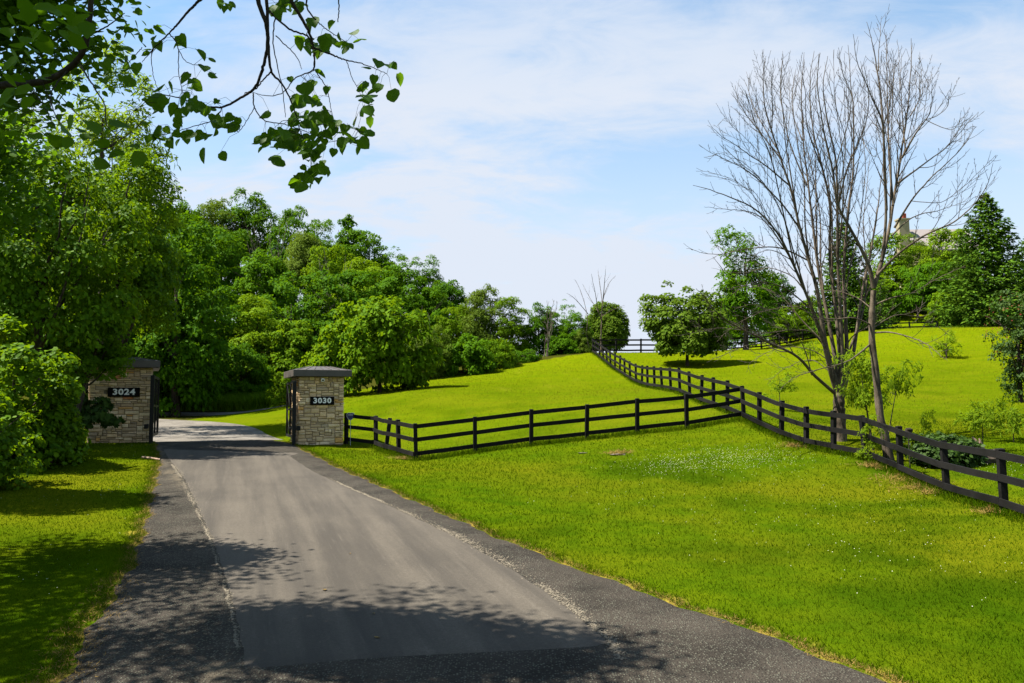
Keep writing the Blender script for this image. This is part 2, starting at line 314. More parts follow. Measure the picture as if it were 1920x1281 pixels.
# ------------------------------------------------------------------ ground
def axis(lo, hi, step, far, grow=1.22):
    a = list(np.arange(lo, hi + 1e-6, step)); s = step
    while a[-1] < far: s *= grow; a.append(a[-1] + s)
    s = step
    while a[0] > -far: s *= grow; a.insert(0, a[0] - s)
    return np.array(a)
def axis2(segs, far_lo, far_hi, grow=1.25):
    a = []
    for lo, hi, st in segs: a += list(np.arange(lo, hi - 1e-6, st))
    s = segs[-1][2]
    while a[-1] < far_hi: s *= grow; a.append(a[-1] + s)
    s = segs[0][2]
    while a[0] > far_lo: s *= grow; a.insert(0, a[0] - s)
    return np.array(a)
gx = axis2([(-40, -20, 0.9), (-20, 18, 0.4), (18, 50, 0.9)], -1800, 1800); gy = axis2([(-10, 6, 1.2), (6, 45, 0.4), (45, 110, 0.9)], -700, 2500)
GX, GY = np.meshgrid(gx, gy); GZ = height(GX.ravel(), GY.ravel()).reshape(GX.shape)
nx, ny = len(gx), len(gy); gi = (np.arange(ny - 1)[:, None] * nx + np.arange(nx - 1)[None]).ravel()
gF = np.stack([gi, gi + 1, gi + nx + 1, gi + nx], 1)
# fast lookup of the same surface
def hfast(x, y):
    x = np.asarray(x, float); y = np.asarray(y, float); i = np.clip(np.searchsorted(gx, x) - 1, 0, nx - 2); j = np.clip(np.searchsorted(gy, y) - 1, 0, ny - 2)
    fx = (x - gx[i]) / (gx[i + 1] - gx[i]); fy = (y - gy[j]) / (gy[j + 1] - gy[j])
    return GZ[j, i] * (1 - fx) * (1 - fy) + GZ[j, i + 1] * fx * (1 - fy) + GZ[j + 1, i] * (1 - fx) * fy + GZ[j + 1, i + 1] * fx * fy
X_, Y_ = GX.ravel(), GY.ravel()
# forest floor: left of a line from behind the left post round the hill to the far fence
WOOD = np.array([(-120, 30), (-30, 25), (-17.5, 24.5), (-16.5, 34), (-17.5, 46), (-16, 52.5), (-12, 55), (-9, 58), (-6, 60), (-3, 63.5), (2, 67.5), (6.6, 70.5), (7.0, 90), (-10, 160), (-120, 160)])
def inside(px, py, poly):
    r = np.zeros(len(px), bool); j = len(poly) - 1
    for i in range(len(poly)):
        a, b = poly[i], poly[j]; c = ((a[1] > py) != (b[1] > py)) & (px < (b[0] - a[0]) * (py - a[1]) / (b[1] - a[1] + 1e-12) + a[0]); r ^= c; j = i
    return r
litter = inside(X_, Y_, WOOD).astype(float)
def edge_dist(x, y): return np.minimum(np.abs(x - lin(EL, y)), np.abs(x - lin(ER, y)))
straw = np.where((Y_ < 34) & (Y_ > -5), np.clip(1 - edge_dist(X_, Y_) / 0.40, 0, 1), 0)
meadow = np.clip((Y_ - 42) / 25, 0, 1) * 0.6 + np.clip((Y_ - 22) / 14, 0, 1) * 0.4
def lawn_mat():
    m, n = mat('mown_grass'); T = NT(n); p = T.pos()
    a = T.noise(p, 0.16, 4, 0.55); b = T.noise(p, 1.1, 5, 0.65); c = T.noise(T.scale(p, (9, 4, 9)), 2.2, 6, 0.75); s = T.noise(T.scale(p, (0.35, 2.6, 1)), 0.8, 4, 0.6)
    far = T.attr('meadow')
    near = T.mix(T.ramp(b, 0.3, 0.72), (0.038, 0.080, 0.003), (0.078, 0.116, 0.004)); near = T.mix(T.ramp(a, 0.42, 0.66, 0, 0.8), near, (0.115, 0.118, 0.008))
    near = T.mix(T.ramp(T.noise(p, 0.24, 4, 0.6), 0.48, 0.66, 0, 0.75), near, (0.022, 0.050, 0.002))
    dist = T.mix(T.ramp(s, 0.3, 0.7), (0.105, 0.150, 0.002), (0.150, 0.170, 0.004)); dist = T.mix(T.ramp(b, 0.62, 0.8, 0, 0.5), dist, (0.175, 0.16, 0.016)); dist = T.mix(T.ramp(a, 0.4, 0.7, 0, 0.5), dist, (0.10, 0.155, 0.003))
    g = T.noise(T.scale(p, (1, 0.45, 1)), 3.4, 5, 0.75); dist = T.mix(T.ramp(g, 0.42, 0.75, 0, 0.75), dist, (0.085, 0.135, 0.003)); g2 = T.noise(T.scale(p, (1, 0.3, 1)), 0.7, 6, 0.75); dist = T.mix(T.ramp(g2, 0.56, 0.75, 0, 0.7), dist, (0.20, 0.19, 0.03))
    col = T.mix(far, near, dist); col = T.mix(T.ramp(c, 0.38, 0.75, 0.0, 0.55), col, (0.035, 0.068, 0.003)); 
    col = T.mix(T.math('MULTIPLY', T.ramp(T.math('ADD', T.attr('straw'), T.math('MULTIPLY', T.math('SUBTRACT', b, 0.5), 0.9)), 0.42, 0.95), 0.85), col, (0.30, 0.225, 0.075))
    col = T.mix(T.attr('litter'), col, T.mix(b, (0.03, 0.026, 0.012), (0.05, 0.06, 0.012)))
    col = T.mix(1.0, col, (1.02, 1.0, 0.5), 'MULTIPLY')
    h = T.math('ADD', T.noise(p, 9.0, 5, 0.7), T.math('MULTIPLY', c, 0.6))
    T.out(T.bsdf(col, 0.9, 0.0, T.bump(h, 0.6, 0.07))); return m
M['lawn'] = lawn_mat()
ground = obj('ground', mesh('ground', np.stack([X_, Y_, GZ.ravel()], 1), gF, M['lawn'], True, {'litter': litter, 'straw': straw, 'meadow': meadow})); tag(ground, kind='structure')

# ------------------------------------------------------------------ driveway
def strip_mesh(name, ys, fl, fr, dz, mt, n=14, skirt=True):
    V = []; t = np.linspace(0, 1, n)
    for y in ys:
        l, r = float(fl(y)), float(fr(y)); x = l + (r - l) * t; z = hfast(x, np.full(n, y)) + dz; z[0] -= dz * 1.4; z[-1] -= dz * 1.4
        V.append(np.stack([x, np.full(n, y), z], 1))
    V = np.concatenate(V); i = (np.arange(len(ys) - 1)[:, None] * n + np.arange(n - 1)[None]).ravel()
    return mesh(name, V, np.stack([i, i + 1, i + n + 1, i + n], 1), mt, True)
def asphalt_old():
    m, n = mat('old_asphalt'); T = NT(n); p = T.pos(); s = T.noise(p, 46.0, 3, 0.8); b = T.noise(p, 1.2, 5, 0.65); w = T.noise(T.scale(p, (1, 0.35, 1)), 2.6, 5, 0.7)
    v = T.new('ShaderNodeTexVoronoi'); T.set(v.inputs['Vector'], p); v.inputs['Scale'].default_value = 38.0; sp_ = T.ramp(v.outputs['Distance'], 0.18, 0.55, 1, 0)
    vr = T.new('ShaderNodeSeparateColor'); T.set(vr.inputs[0], v.outputs['Color'])
    col = T.mix(T.ramp(b, 0.3, 0.7), (0.028, 0.0235, 0.018), (0.062, 0.052, 0.040))
    grit = T.math('MULTIPLY', T.math('MULTIPLY', sp_, T.math('GREATER_THAN', vr.outputs[0], 0.56)), T.ramp(T.math('ADD', w, T.attr('wear')), 0.25, 0.75))
    col = T.mix(T.math('MULTIPLY', grit, 0.75), col, (0.17, 0.17, 0.125))
    col = T.mix(T.ramp(T.math('ADD', T.math('ADD', T.attr('wear'), T.math('MULTIPLY', T.math('SUBTRACT', w, 0.5), 1.2)), T.math('MULTIPLY', T.math('SUBTRACT', s, 0.5), 0.5)), 0.50, 0.92, 0, 0.8), col, (0.150, 0.122, 0.082))
    T.out(T.bsdf(col, 0.9, 0.10, T.bump(T.math('ADD', s, T.math('MULTIPLY', sp_, 0.7)), 0.9, 0.02))); return m
def asphalt_new():
    m, n = mat('new_asphalt'); T = NT(n); p = T.pos(); rot = T.new('ShaderNodeMapping'); T.set(rot.inputs[0], p); rot.inputs['Rotation'].default_value = (0, 0, R_(-19)); q = rot.outputs[0]
    s = T.noise(p, 60.0, 3, 0.8); tr = T.noise(T.scale(q, (1.6, 0.07, 1)), 1.2, 5, 0.6, 0.2); b = T.noise(T.scale(q, (1, 0.5, 1)), 0.55, 4, 0.6); fine = T.noise(T.scale(q, (9, 0.35, 1)), 2.0, 4, 0.7)
    col = T.mix(T.ramp(T.math('ADD', T.math('MULTIPLY', tr, 0.6), T.math('MULTIPLY', b, 0.4)), 0.36, 0.64), (0.070, 0.061, 0.049), (0.150, 0.128, 0.098))
    col = T.mix(T.ramp(fine, 0.54, 0.76, 0, 0.5), col, (0.175, 0.152, 0.120)); grain = T.noise(p, 24.0, 4, 0.85); col = T.mix(T.ramp(grain, 0.35, 0.68, 0.45, 0.0), col, (0.052, 0.043, 0.032)); col = T.mix(T.ramp(T.noise(p, 4.0, 6, 0.75), 0.55, 0.8, 0, 0.5), col, (0.070, 0.058, 0.043)); col = T.mix(T.ramp(s, 0.35, 0.75, 0.4, 0.0), col, (0.034, 0.030, 0.026))
    v = T.new('ShaderNodeTexVoronoi'); T.set(v.inputs['Vector'], p); v.inputs['Scale'].default_value = 3.2; col = T.mix(T.ramp(v.outputs['Distance'], 0.015, 0.04, 0.75, 0), col, (0.20, 0.18, 0.14))
    T.out(T.bsdf(col, 0.85, 0.12, T.bump(s, 0.6, 0.008))); return m
def gravel_mat():
    m, n = mat('pale_gravel'); T = NT(n); p = T.pos(); s = T.noise(p, 22.0, 5, 0.8); b = T.noise(p, 0.9, 5, 0.6)
    T.out(T.bsdf(T.mix(T.ramp(T.math('ADD', T.math('MULTIPLY', s, 0.5), T.math('MULTIPLY', b, 0.5)), 0.35, 0.65), (0.09, 0.078, 0.062), (0.23, 0.205, 0.17)), 0.95, 0.2, T.bump(s, 0.9, 0.03))); return m
def dust_mat():
    m, n = mat('sandy_grit'); T = NT(n); p = T.pos(); s = T.noise(p, 34.0, 5, 0.8)
    T.out(T.bsdf(T.mix(T.ramp(s, 0.35, 0.65), (0.10, 0.085, 0.062), (0.24, 0.205, 0.15)), 0.95, 0.15, T.bump(s, 0.9, 0.012))); return m
M['asphalt_old'] = asphalt_old(); M['asphalt_new'] = asphalt_new(); M['gravel'] = gravel_mat(); M['grit'] = dust_mat()
ysr = np.concatenate([np.arange(-10, 6, 0.8), np.arange(6, 32.6, 0.16)])
me = strip_mesh('driveway', ysr, road_l, road_r, 0.018, M['asphalt_old'], 26)
co = np.array([v.co[:] for v in me.vertices]); yv = co[:, 1]
wear = np.clip(1 - np.abs(co[:, 0] - lin(SL, yv)) / 0.5, 0, 1) * 0.28 + np.clip(1 - np.abs(co[:, 0] - lin(SR, yv)) / 0.8, 0, 1) * 0.25
wear += np.clip((11.5 - yv) / 3.0, 0, 1) * 0.22 + np.where((co[:, 0] < lin(SL, yv)), 0.20, 0) + np.where((co[:, 0] < lin(SL, yv)) & (yv > 19.5), 0.28, 0)
a = me.attributes.new('wear', 'FLOAT', 'POINT'); a.data.foreach_set('value', np.where(yv > 6, wear, 0.1).astype(np.float32))
tag(obj('driveway', me), kind='structure')
# newer paving laid down the middle, ending in a straight saw cut near the camera
yA = SL[0][1]; yB = SL[-1][1]
def st_l(y): return lin(SL, y) + 0.012 * np.sin(y * 9.0)
def st_r(y): return np.minimum(lin(SR, y), lin(ER, y) - 0.25) + 0.012 * np.sin(y * 7.0 + 1)
V = []; NN = 22; tt = np.linspace(0, 1, NN); ysn = np.concatenate([np.linspace(0, 1, 5)[:-1] * 0.4, np.arange(0.4, yB - yA - 0.01, 0.16)])
endl = pt(457, 1262, roaddist(1262)); endr = pt(1148, 1212, roaddist(1212))
for s_ in ysn:
    row = []
    for k, t in enumerate(tt):
        y0 = endl[1] + (endr[1] - endl[1]) * t + 0.05 * math.sin(t * 5); y = y0 + s_ * (yB - y0) / (yB - yA); y = min(y, yB)
        l, r = float(st_l(y)), float(st_r(y)); row.append((l + (r - l) * t, y))
    row = np.array(row); z = hfast(row[:, 0], row[:, 1]) + 0.030
    if s_ == 0: z -= 0.014
    z[0] -= 0.014; z[-1] -= 0.014; V.append(np.column_stack([row, z]))
V = np.concatenate(V); i = (np.arange(len(ysn) - 1)[:, None] * NN + np.arange(NN - 1)[None]).ravel()
tag(obj('driveway_paving', mesh('driveway_paving', V, np.stack([i, i + 1, i + NN + 1, i + NN], 1), M['asphalt_new'], True)), kind='structure')
# sandy grit washed into the seams of the paving: thin ragged ribbons
def grit_line(seed, n, y0, y1, fc, wf, dz, bias=0.5):
    rg = np.random.default_rng(seed); y = rg.uniform(y0, y1, n); keep = rg.random(n) < np.clip(0.35 + 0.9 * np.sin(y * 2.3) * np.sin(y * 0.9 + 1) + 0.35, 0.08, 1); y = y[keep]; n = len(y)
    w = np.array([wf(q) for q in y]); c = np.array([float(fc(q)) for q in y]); x = c + np.abs(rg.normal(0, 1, n)) * w * np.where(rg.random(n) < bias, 1, -0.45); z = hfast(x, y) + dz
    q = np.array([(-.5, -.4, 0), (.5, -.5, 0), (.45, .5, 0), (-.5, .4, 0), (0.05, 0, .35)]); f = np.array([(0, 1, 4), (1, 2, 4), (2, 3, 4), (3, 0, 4)])
    V, F = cloud((q, f), np.column_stack([x, y, z]), np.tile(UP, (n, 1)) + rg.normal(0, .08, (n, 3)), rg.uniform(0.008, 0.026, n), rg); return mesh('seam_grit', V, F, M['grit'])
# gravel lane beyond the gate: bends left behind the left post, then sweeps back to the right across the lawn
def lane(ctrlp, width, name, dz, mt):
    c = smooth_path(np.array(ctrlp), 90); t = np.gradient(c, axis=0); t /= np.linalg.norm(t, axis=1)[:, None]; nrm = np.stack([t[:, 1], -t[:, 0]], 1); wd = np.interp(np.linspace(0, 1, 90), np.linspace(0, 1, len(width)), width); V = []
    for k in range(90):
        for s in np.linspace(-0.5, 0.5, 8):
            q = c[k] + nrm[k] * s * wd[k]; V.append((q[0], q[1], hfast(q[0], q[1]) + dz - (0.02 if abs(s) > 0.49 else 0)))
    i = (np.arange(89)[:, None] * 8 + np.arange(7)[None]).ravel()
    return tag(obj(name, mesh(name, np.array(V), np.stack([i, i + 1, i + 9, i + 8], 1), mt, True)), kind='structure')
g0 = (float(road_l(32.3)) + float(road_r(32.3))) / 2
lane([(g0 + 0.5, 31.6), (g0 - 0.9, 34), (-14.6, 37.5), (-18.0, 40.5), (-22, 43.5)], [float(road_r(31.8) - road_l(31.8)) * 0.93, 5.2, 4.6, 4.4, 4.4], 'gravel_lane', 0.030, M['gravel'])
lane([(-26, 46.8), (-21.5, 48.2), (-18, 48.6), (-15.6, 48.9), (-13.2, 50.0)], [2.6, 2.6, 2.4, 1.6, 0.5], 'gravel_track', 0.030, M['gravel'])

# ------------------------------------------------------------------ leaf / blade clouds
L_RHOMB = (np.array([(0, 0, 0), (-0.42, 0.5, 0.06), (0, 1, 0), (0.42, 0.5, 0.06)], float), np.array([(0, 2, 1), (0, 3, 2)]))
_h = [(0, 0, 0), (-.24, -.05, .03), (-.46, .18, .07), (-.44, .46, .08), (-.22, .78, .04), (0, 1, -.03), (.22, .78, .04), (.44, .46, .08), (.46, .18, .07), (.24, -.05, .03), (0, .4, -0.02)]
L_HEART = (np.array(_h, float), np.array([(10, (k + 1) % 10, k) for k in range(10)]))
_mp = [(0, 0, 0), (-.5, .12, .06), (-.3, .32, .02), (-.55, .62, .08), (-.2, .6, 0), (0, 1, .05), (.2, .6, 0), (.55, .62, .08), (.3, .32, .02), (.5, .12, .06)]
L_MAPLE = (np.array(_mp, float), np.array([(0, 2, 1), (2, 4, 3), (0, 4, 2), (4, 6, 5), (0, 6, 4), (6, 8, 7), (0, 8, 6), (0, 9, 8)]))
L_BLADE = (np.array([(-0.05, 0, 0), (0.05, 0, 0), (0.03, 0.62, 0.10), (0.0, 1, 0.34), (-0.03, 0.62, 0.10)], float), np.array([(0, 1, 2), (0, 2, 4), (4, 2, 3)]))
L_HEX = (np.array([(0, 0, 0), (-.40, .22, .06), (-.36, .62, .06), (0, 1, -.03), (.36, .62, .06), (.40, .22, .06)], float), np.array([(0, 3, 2), (0, 2, 1), (0, 4, 3), (0, 5, 4)]))
L_TRI = (np.array([(-0.09, 0, 0), (0.09, 0, 0), (0.0, 1, 0.12)], float), np.array([(0, 1, 2)]))
L_LANCE = (np.array([(0, 0, 0), (-0.15, 0.45, 0.03), (0, 1, -0.06), (0.15, 0.45, 0.03)], float), np.array([(0, 2, 1), (0, 3, 2)]))
def cloud(tmpl, P, Nrm, size, rg, tang=None, width=1.0):
    tv, tf = tmpl; N = len(P); Nrm = Nrm / (np.linalg.norm(Nrm, axis=1)[:, None] + 1e-9)
    t = rg.normal(size=(N, 3)) if tang is None else tang
    t = t - (t * Nrm).sum(1)[:, None] * Nrm; t /= np.linalg.norm(t, axis=1)[:, None] + 1e-9; b = np.cross(t, Nrm)
    size = np.broadcast_to(np.asarray(size, float), (N,)); w = np.broadcast_to(np.asarray(width, float), (N,))
    V = P[:, None] + size[:, None, None] * (tv[None, :, 0:1] * w[:, None, None] * b[:, None] + tv[None, :, 1:2] * t[:, None] + tv[None, :, 2:3] * Nrm[:, None])
    F = tf[None] + (np.arange(N) * len(tv))[:, None, None]
    return V.reshape(-1, 3), F.reshape(-1, 3)
UP = np.array([0, 0, 1.0])
def rdir(rg, n):
    d = rg.normal(size=(n, 3)); return d / np.linalg.norm(d, axis=1)[:, None]
def blades(name, P, size, mt, seed, lean=0.45, width=1.0, tm=None):
    rg = np.random.default_rng(seed); N = len(P); tang = np.column_stack([rg.normal(0, lean, N), rg.normal(0, lean, N), np.ones(N)]); nr = rg.normal(size=(N, 3)); nr[:, 2] *= 0.2
    V, F = cloud(tm or L_BLADE, P, nr, size, rg, tang, width); return tag(obj(name, mesh(name, V, F, mt)), kind='stuff')
def on_lawn(rg, n, ylo, yhi, bias=1.6):
    y = ylo + (yhi - ylo) * rg.random(n) ** bias; u = rg.uniform(-40, 1960, n); x = (u - 960) / 1500 * y
    k = ((x < road_l(y) - 0.0) | (x > road_r(y) + 0.0)) if ylo < 33 else np.ones(n, bool)
    x, y = x[k], y[k]; return x, y, hfast(x, y)
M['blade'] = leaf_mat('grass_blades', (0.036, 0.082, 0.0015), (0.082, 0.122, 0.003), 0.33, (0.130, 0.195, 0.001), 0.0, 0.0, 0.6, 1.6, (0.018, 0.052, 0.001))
M['strawblade'] = leaf_mat('straw_blades', (0.15, 0.090, 0.018), (0.27, 0.175, 0.045), 0.2, None, 0.0, 0.15, 0.7)
M['clover'] = simple('clover_white', (0.60, 0.60, 0.42), 0.8, 0.1, 0, 0.1)
tag(obj('seam_grit', grit_line(3, 5000, 8.3, 21.5, st_r, lambda y: 0.03 + 0.07 * math.exp(-((y - 13.0) / 3.4) ** 2), 0.022, 0.75)), kind='stuff')
tag(obj('seam_grit', grit_line(4, 3600, 8.6, 24.5, lambda y: st_l(y) - 0.02, lambda y: 0.03 + 0.10 * math.exp(-((y - 20.5) / 3.0) ** 2), 0.022, 0.3)), kind='stuff')
rg = np.random.default_rng(11)
x, y, z = on_lawn(rg, 240000, 7.2, 30, 1.35)
sz_ = rg.uniform(0.024, 0.058, len(x)) * (0.8 + 0.02 * y); wd_ = rg.uniform(1.0, 1.9, len(x)) * (0.9 + 0.025 * y); nr_ = y < 13.5
for q, tm_ in ((nr_, L_BLADE), (~nr_, L_TRI)): blades('lawn_grass', np.column_stack([x, y, z - 0.008])[q], sz_[q], M['blade'], 12, 0.55, wd_[q] * (0.8 if tm_ is L_TRI else 1), tm_)
n_ = 175000; y = 28 + 54 * rg.random(n_) ** 1.25; x = (rg.uniform(-20, 1945, n_) - 960) / 1500 * y; q = ~inside(x, y, WOOD) & ~((x > lin(EL, y) - .2) & (x < lin(ER, y) + .1) & (y < 44)) & ~((y < 52) & (x < -12)); x, y = x[q], y[q]; n_ = len(x)
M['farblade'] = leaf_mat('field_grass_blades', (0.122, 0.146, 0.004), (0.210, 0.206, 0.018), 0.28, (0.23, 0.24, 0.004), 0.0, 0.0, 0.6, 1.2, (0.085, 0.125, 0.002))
blades('field_grass', np.column_stack([x, y, hfast(x, y) - 0.012]), rg.uniform(0.04, 0.085, n_) * (0.6 + 0.012 * y), M['farblade'], 17, 0.5, rg.uniform(0.9, 1.8, n_), L_TRI)
# tufts left long by the mower at posts, rails, tree feet and along the paving
def line_pts(rg, poly, n, spread):
    poly = np.array(poly); seg = np.linalg.norm(np.diff(poly, axis=0), axis=1); c = np.concatenate([[0], np.cumsum(seg)]); s = rg.random(n) * c[-1]
    x = np.interp(s, c, poly[:, 0]) + rg.normal(0, spread, n); y = np.interp(s, c, poly[:, 1]) + rg.normal(0, spread, n); return x, y
fw = [gpt(u, d) for u, v, d in CORNER[1:]] + [gpt(u, front_d(u)) for u, v in FRONT]; rw = [gpt(*(FRONT[-1][0], front_d(FRONT[-1][0])))] + [gpt(u, d) for u, v, d in RIGHT]
bw = [rw[0]] + [gpt(u, d) for u, v, d in BACK]
parts = []
for poly, n, s in ((fw, 9000, 0.16), (rw, 11000, 0.16), (bw, 7000, 0.12)):
    x, y = line_pts(rg, [p[:2] for p in poly], n, s); parts.append(np.column_stack([x, y, hfast(x, y) - 0.01]))
for poly, n in ((fw + rw + bw, 90),):
    for p in poly:
        x = p[0] + rg.normal(0, 0.13, n); y = p[1] + rg.normal(0, 0.13, n); parts.append(np.column_stack([x, y, hfast(x, y) - 0.01]))
P = np.concatenate(parts); blades('fence_line_grass', P, rg.uniform(0.08, 0.22, len(P)), M['blade'], 13, 0.4, 0.8)
ye = rg.uniform(7, 31, 16000) ; side = rg.random(16000) < 0.5
off = np.abs(rg.normal(0, 0.16, 16000)) - 0.05; x = np.where(side, road_l(ye) - off, road_r(ye) + off)
blades('verge_grass', np.column_stack([x, ye, hfast(x, ye)]), rg.uniform(0.04, 0.10, 16000), M['blade'], 14, 0.8)
n_ = 15000; ye = 7.2 + 24 * rg.random(n_) ** 1.4; side = rg.random(n_) < 0.55; off = rg.normal(-0.01, 0.06, n_) * np.where(side & (ye < 11.5), 2.6, 1.0)
x = np.where(side, road_l(ye) - off, road_r(ye) + off); zz_ = hfast(x, ye) + 0.018
V, F = cloud(L_BLADE, np.column_stack([x, ye, zz_]), np.column_stack([rg.normal(0, .4, n_), rg.normal(0, .4, n_), np.ones(n_)]), rg.uniform(0.03, 0.075, n_), rg)
tag(obj('dry_straw', mesh('dry_straw', V, F, M['strawblade'])), kind='stuff')
# dead straw under the near fence
c0 = np.array([pt(1690, 905, 20.6)[:2], pt(1720, 925, 19.6)[:2], pt(1640, 885, 22.0)[:2], pt(1760, 935, 18.9)[:2], pt(1870, 1000, 16.2)[:2], pt(1160, 876, 25.2)[:2], pt(760, 862, 27.5)[:2], pt(1490, 835, 25.2)[:2]])
k = rg.integers(0, len(c0), 3000); w_ = np.array([.36, .34, .22, .22, .22, .22, .25, .25])[k]
x = c0[k, 0] + rg.normal(0, 1, 3000) * w_; y = c0[k, 1] + rg.normal(0, 1, 3000) * w_ * 0.7
V, F = cloud(L_BLADE, np.column_stack([x, y, hfast(x, y) + 0.045]), np.column_stack([rg.normal(0, .5, 3000), rg.normal(0, .5, 3000), np.ones(3000)]), rg.uniform(0.06, 0.16, 3000), rg)
tag(obj('dead_grass', mesh('dead_grass', V, F, M['strawblade'])), kind='stuff')
# clover heads
cc = np.array([pt(1330, 890, 23.5)[:2], pt(1260, 905, 22.6)[:2], pt(1420, 885, 23.5)[:2], pt(1200, 960, 18.5)[:2], pt(1550, 940, 19.0)[:2], pt(1500, 1020, 14.5)[:2], pt(1750, 1060, 12.5)[:2], pt(1870, 880, 21)[:2], pt(130, 930, 18.5)[:2], pt(100, 1100, 11.5)[:2], pt(230, 845, 27)[:2]])
pw = np.array([4, 3, 4, .5, .6, .6, .5, 1, .5, .4, .4]); k = rg.choice(len(cc), 1500, p=pw / pw.sum()); w_ = np.array([.9, .8, .9, 1.6, 1.6, 1.8, 1.5, 1.2, 1.2, 1.2, .8])[k]
x = cc[k, 0] + rg.normal(0, 1, 1500) * w_; y = cc[k, 1] + rg.normal(0, 1, 1500) * w_; q = (x < road_l(y) - .1) | (x > road_r(y) + .1); x, y = x[q], y[q]; n_ = len(x)
oc = np.array([(1, 0, 0), (-1, 0, 0), (0, 1, 0), (0, -1, 0), (0, 0, 1)], float) * 0.5; of = np.array([(0, 2, 4), (2, 1, 4), (1, 3, 4), (3, 0, 4)])
V, F = cloud((oc, of), np.column_stack([x, y, hfast(x, y) + 0.055]), np.tile(UP, (n_, 1)), rg.uniform(0.008, 0.018, n_), rg)
tag(obj('clover_flowers', mesh('clover_flowers', V, F, M['clover'])), kind='stuff')
# unmown grass on the far side of the lane and beyond the crest of the right-hand field
n_ = 16000; u_ = rg.uniform(290, 500, n_); d_ = rg.uniform(50.5, 53.5, n_); x = (u_ - 960) / 1500 * d_
x2 = rg.uniform(36, 62, 9000); d2 = rg.uniform(82, 92, 9000); x = np.concatenate([x, x2]); d_ = np.concatenate([d_, d2])
blades('tall_grass', np.column_stack([x, d_, hfast(x, d_)]), np.concatenate([rg.uniform(0.45, 0.95, n_), rg.uniform(0.3, 0.6, 9000)]), leaf_mat('tall_grass_blades', (0.07, 0.16, 0.005), (0.13, 0.22, 0.008), 0.3, None, 0.0), 15, 0.25, 1.3)
# ------------------------------------------------------------------ fences
def fence(name, pts, label, side, heights=PH, board=True, lean=None, ends=(True, True), zoffs=(1.14, 0.69, 0.22), overshoot=0.0):
    """posts at pts; boards nailed on the side given by +1 (right of the run) or -1"""
    root = empty(name, pts[0]); tag(root, label, 'fence', 'black three-board paddock fences'); o = Vector(pts[0]); rg = random.Random(len(name) * 7 + len(pts))
    pm = MB().box((0, 0, (PH - 0.3) / 2), (0.125, 0.125, PH + 0.3), 0, 0.012).me('post', M['black'])
    P = [Vector(p) for p in pts]
    for k, p in enumerate(P):
        if (k == 0 and not ends[0]) or (k == len(P) - 1 and not ends[1]): continue
        a = P[max(k - 1, 0)]; b = P[min(k + 1, len(P) - 1)]; d = (b - a); q = obj('post', pm, root, p - o + Vector((0, 0, rg.uniform(-0.02, 0.03))), (rg.gauss(0, 0.026), rg.gauss(0, 0.026), math.atan2(d.y, d.x)))
        if lean and k in lean: q.rotation_euler = lean[k]
    for k in range(len(P) - 1):
        d = P[k + 1] - P[k]; h = Vector((d.x, d.y, 0)).normalized(); nrm = Vector((h.y, -h.x, 0)) * side; e = h * 0.001
        for zo in zoffs:
            a = P[k] - o + nrm * 0.085 + Vector((0, 0, zo + rg.uniform(-.012, .012))); b = P[k + 1] - o + nrm * 0.085 + Vector((0, 0, zo + rg.uniform(-.012, .012)))
            mb = MB(); mid = (a + b) / 2 + Vector((0, 0, rg.uniform(-.012, .004))) + nrm * rg.uniform(-0.004, 0.004)
            mb.beam(a + e, mid, 0.036, 0.142).beam(mid, b - e, 0.036, 0.142)
            obj('board', mb.me('board', M['black']), root)
    return root
pc = fw[3]; pj = rw[0]
fence('paddock_fence', fw[3:], 'straight black board fence from the corner post near the gate to the junction post', -1, ends=(True, False))
fence('corner_fence', [gpt(649, 31.9)] + fw[:4], 'short black fence with a leaning post beside the stone post numbered 3030', 1, lean={2: (0.05, 0.12, 0.4)}, ends=(True, False))
fence('hill_fence', bw, 'long black fence climbing away from the junction post to the hilltop corner', -1, ends=(True, True))
fence('roadside_fence', rw, 'black fence running down from the junction post past the bare trees to the right edge', 1, ends=(False, True))
farw = [bw[-1]] + [gpt(u, d) for u, v, d in FAR] + [np.array([x, y, hgt(x, y)]) for x, y in ((27.2, 81.0), (30, 82.2), (33, 83), (36, 83.4), (39, 83.8), (42, 84), (45, 84.2))]
fence('far_fence', farw, 'distant black fence along the hilltop behind the round tree', 1, ends=(False, True))
lf = [np.array([x, y, hgt(x, y)]) for x, y in ((-15.55, 28.3), (-17.6, 27.4), (-19.7, 26.5))]
fence('hedge_fence', lf, 'short black fence half buried in bushes left of the stone post numbered 3024', -1)
# ------------------------------------------------------------------ stone gate posts
def stone_variant(seed):
    rg = random.Random(seed); mb = MB(); e = 0.06; j = lambda s=0.035: rg.uniform(-s, s)
    out = [(-.5, 0, -.5), (.5, 0, -.5), (.5, 0, .5), (-.5, 0, .5)]; mid = [(-.5 + j(.02), -.55, -.5 + j(.05)), (.5 + j(.02), -.55, -.5 + j(.05)), (.5 + j(.02), -.55, .5 + j(.05)), (-.5 + j(.02), -.55, .5 + j(.05))]
    fr = [(-.5 + e + j(), -1 + j(.25), -.5 + 2 * e + j()), (.5 - e + j(), -1 + j(.25), -.5 + 2 * e + j()), (.5 - e + j(), -1 + j(.25), .5 - 2 * e + j()), (-.5 + e + j(), -1 + j(.25), .5 - 2 * e + j())]
    v = out + mid + fr + [(j(.15), -1.15, j(.15))]; f = []
    for l in range(2):
        for i in range(4): f.append((l * 4 + i, l * 4 + (i + 1) % 4, l * 4 + 4 + (i + 1) % 4, l * 4 + 4 + i))
    for i in range(4): f.append((8 + i, 8 + (i + 1) % 4, 12))
    return mb.add(v, f)
ST = [stone_variant(s) for s in range(7)]; STM = [s.me('stone', M['stone']) for s in ST]
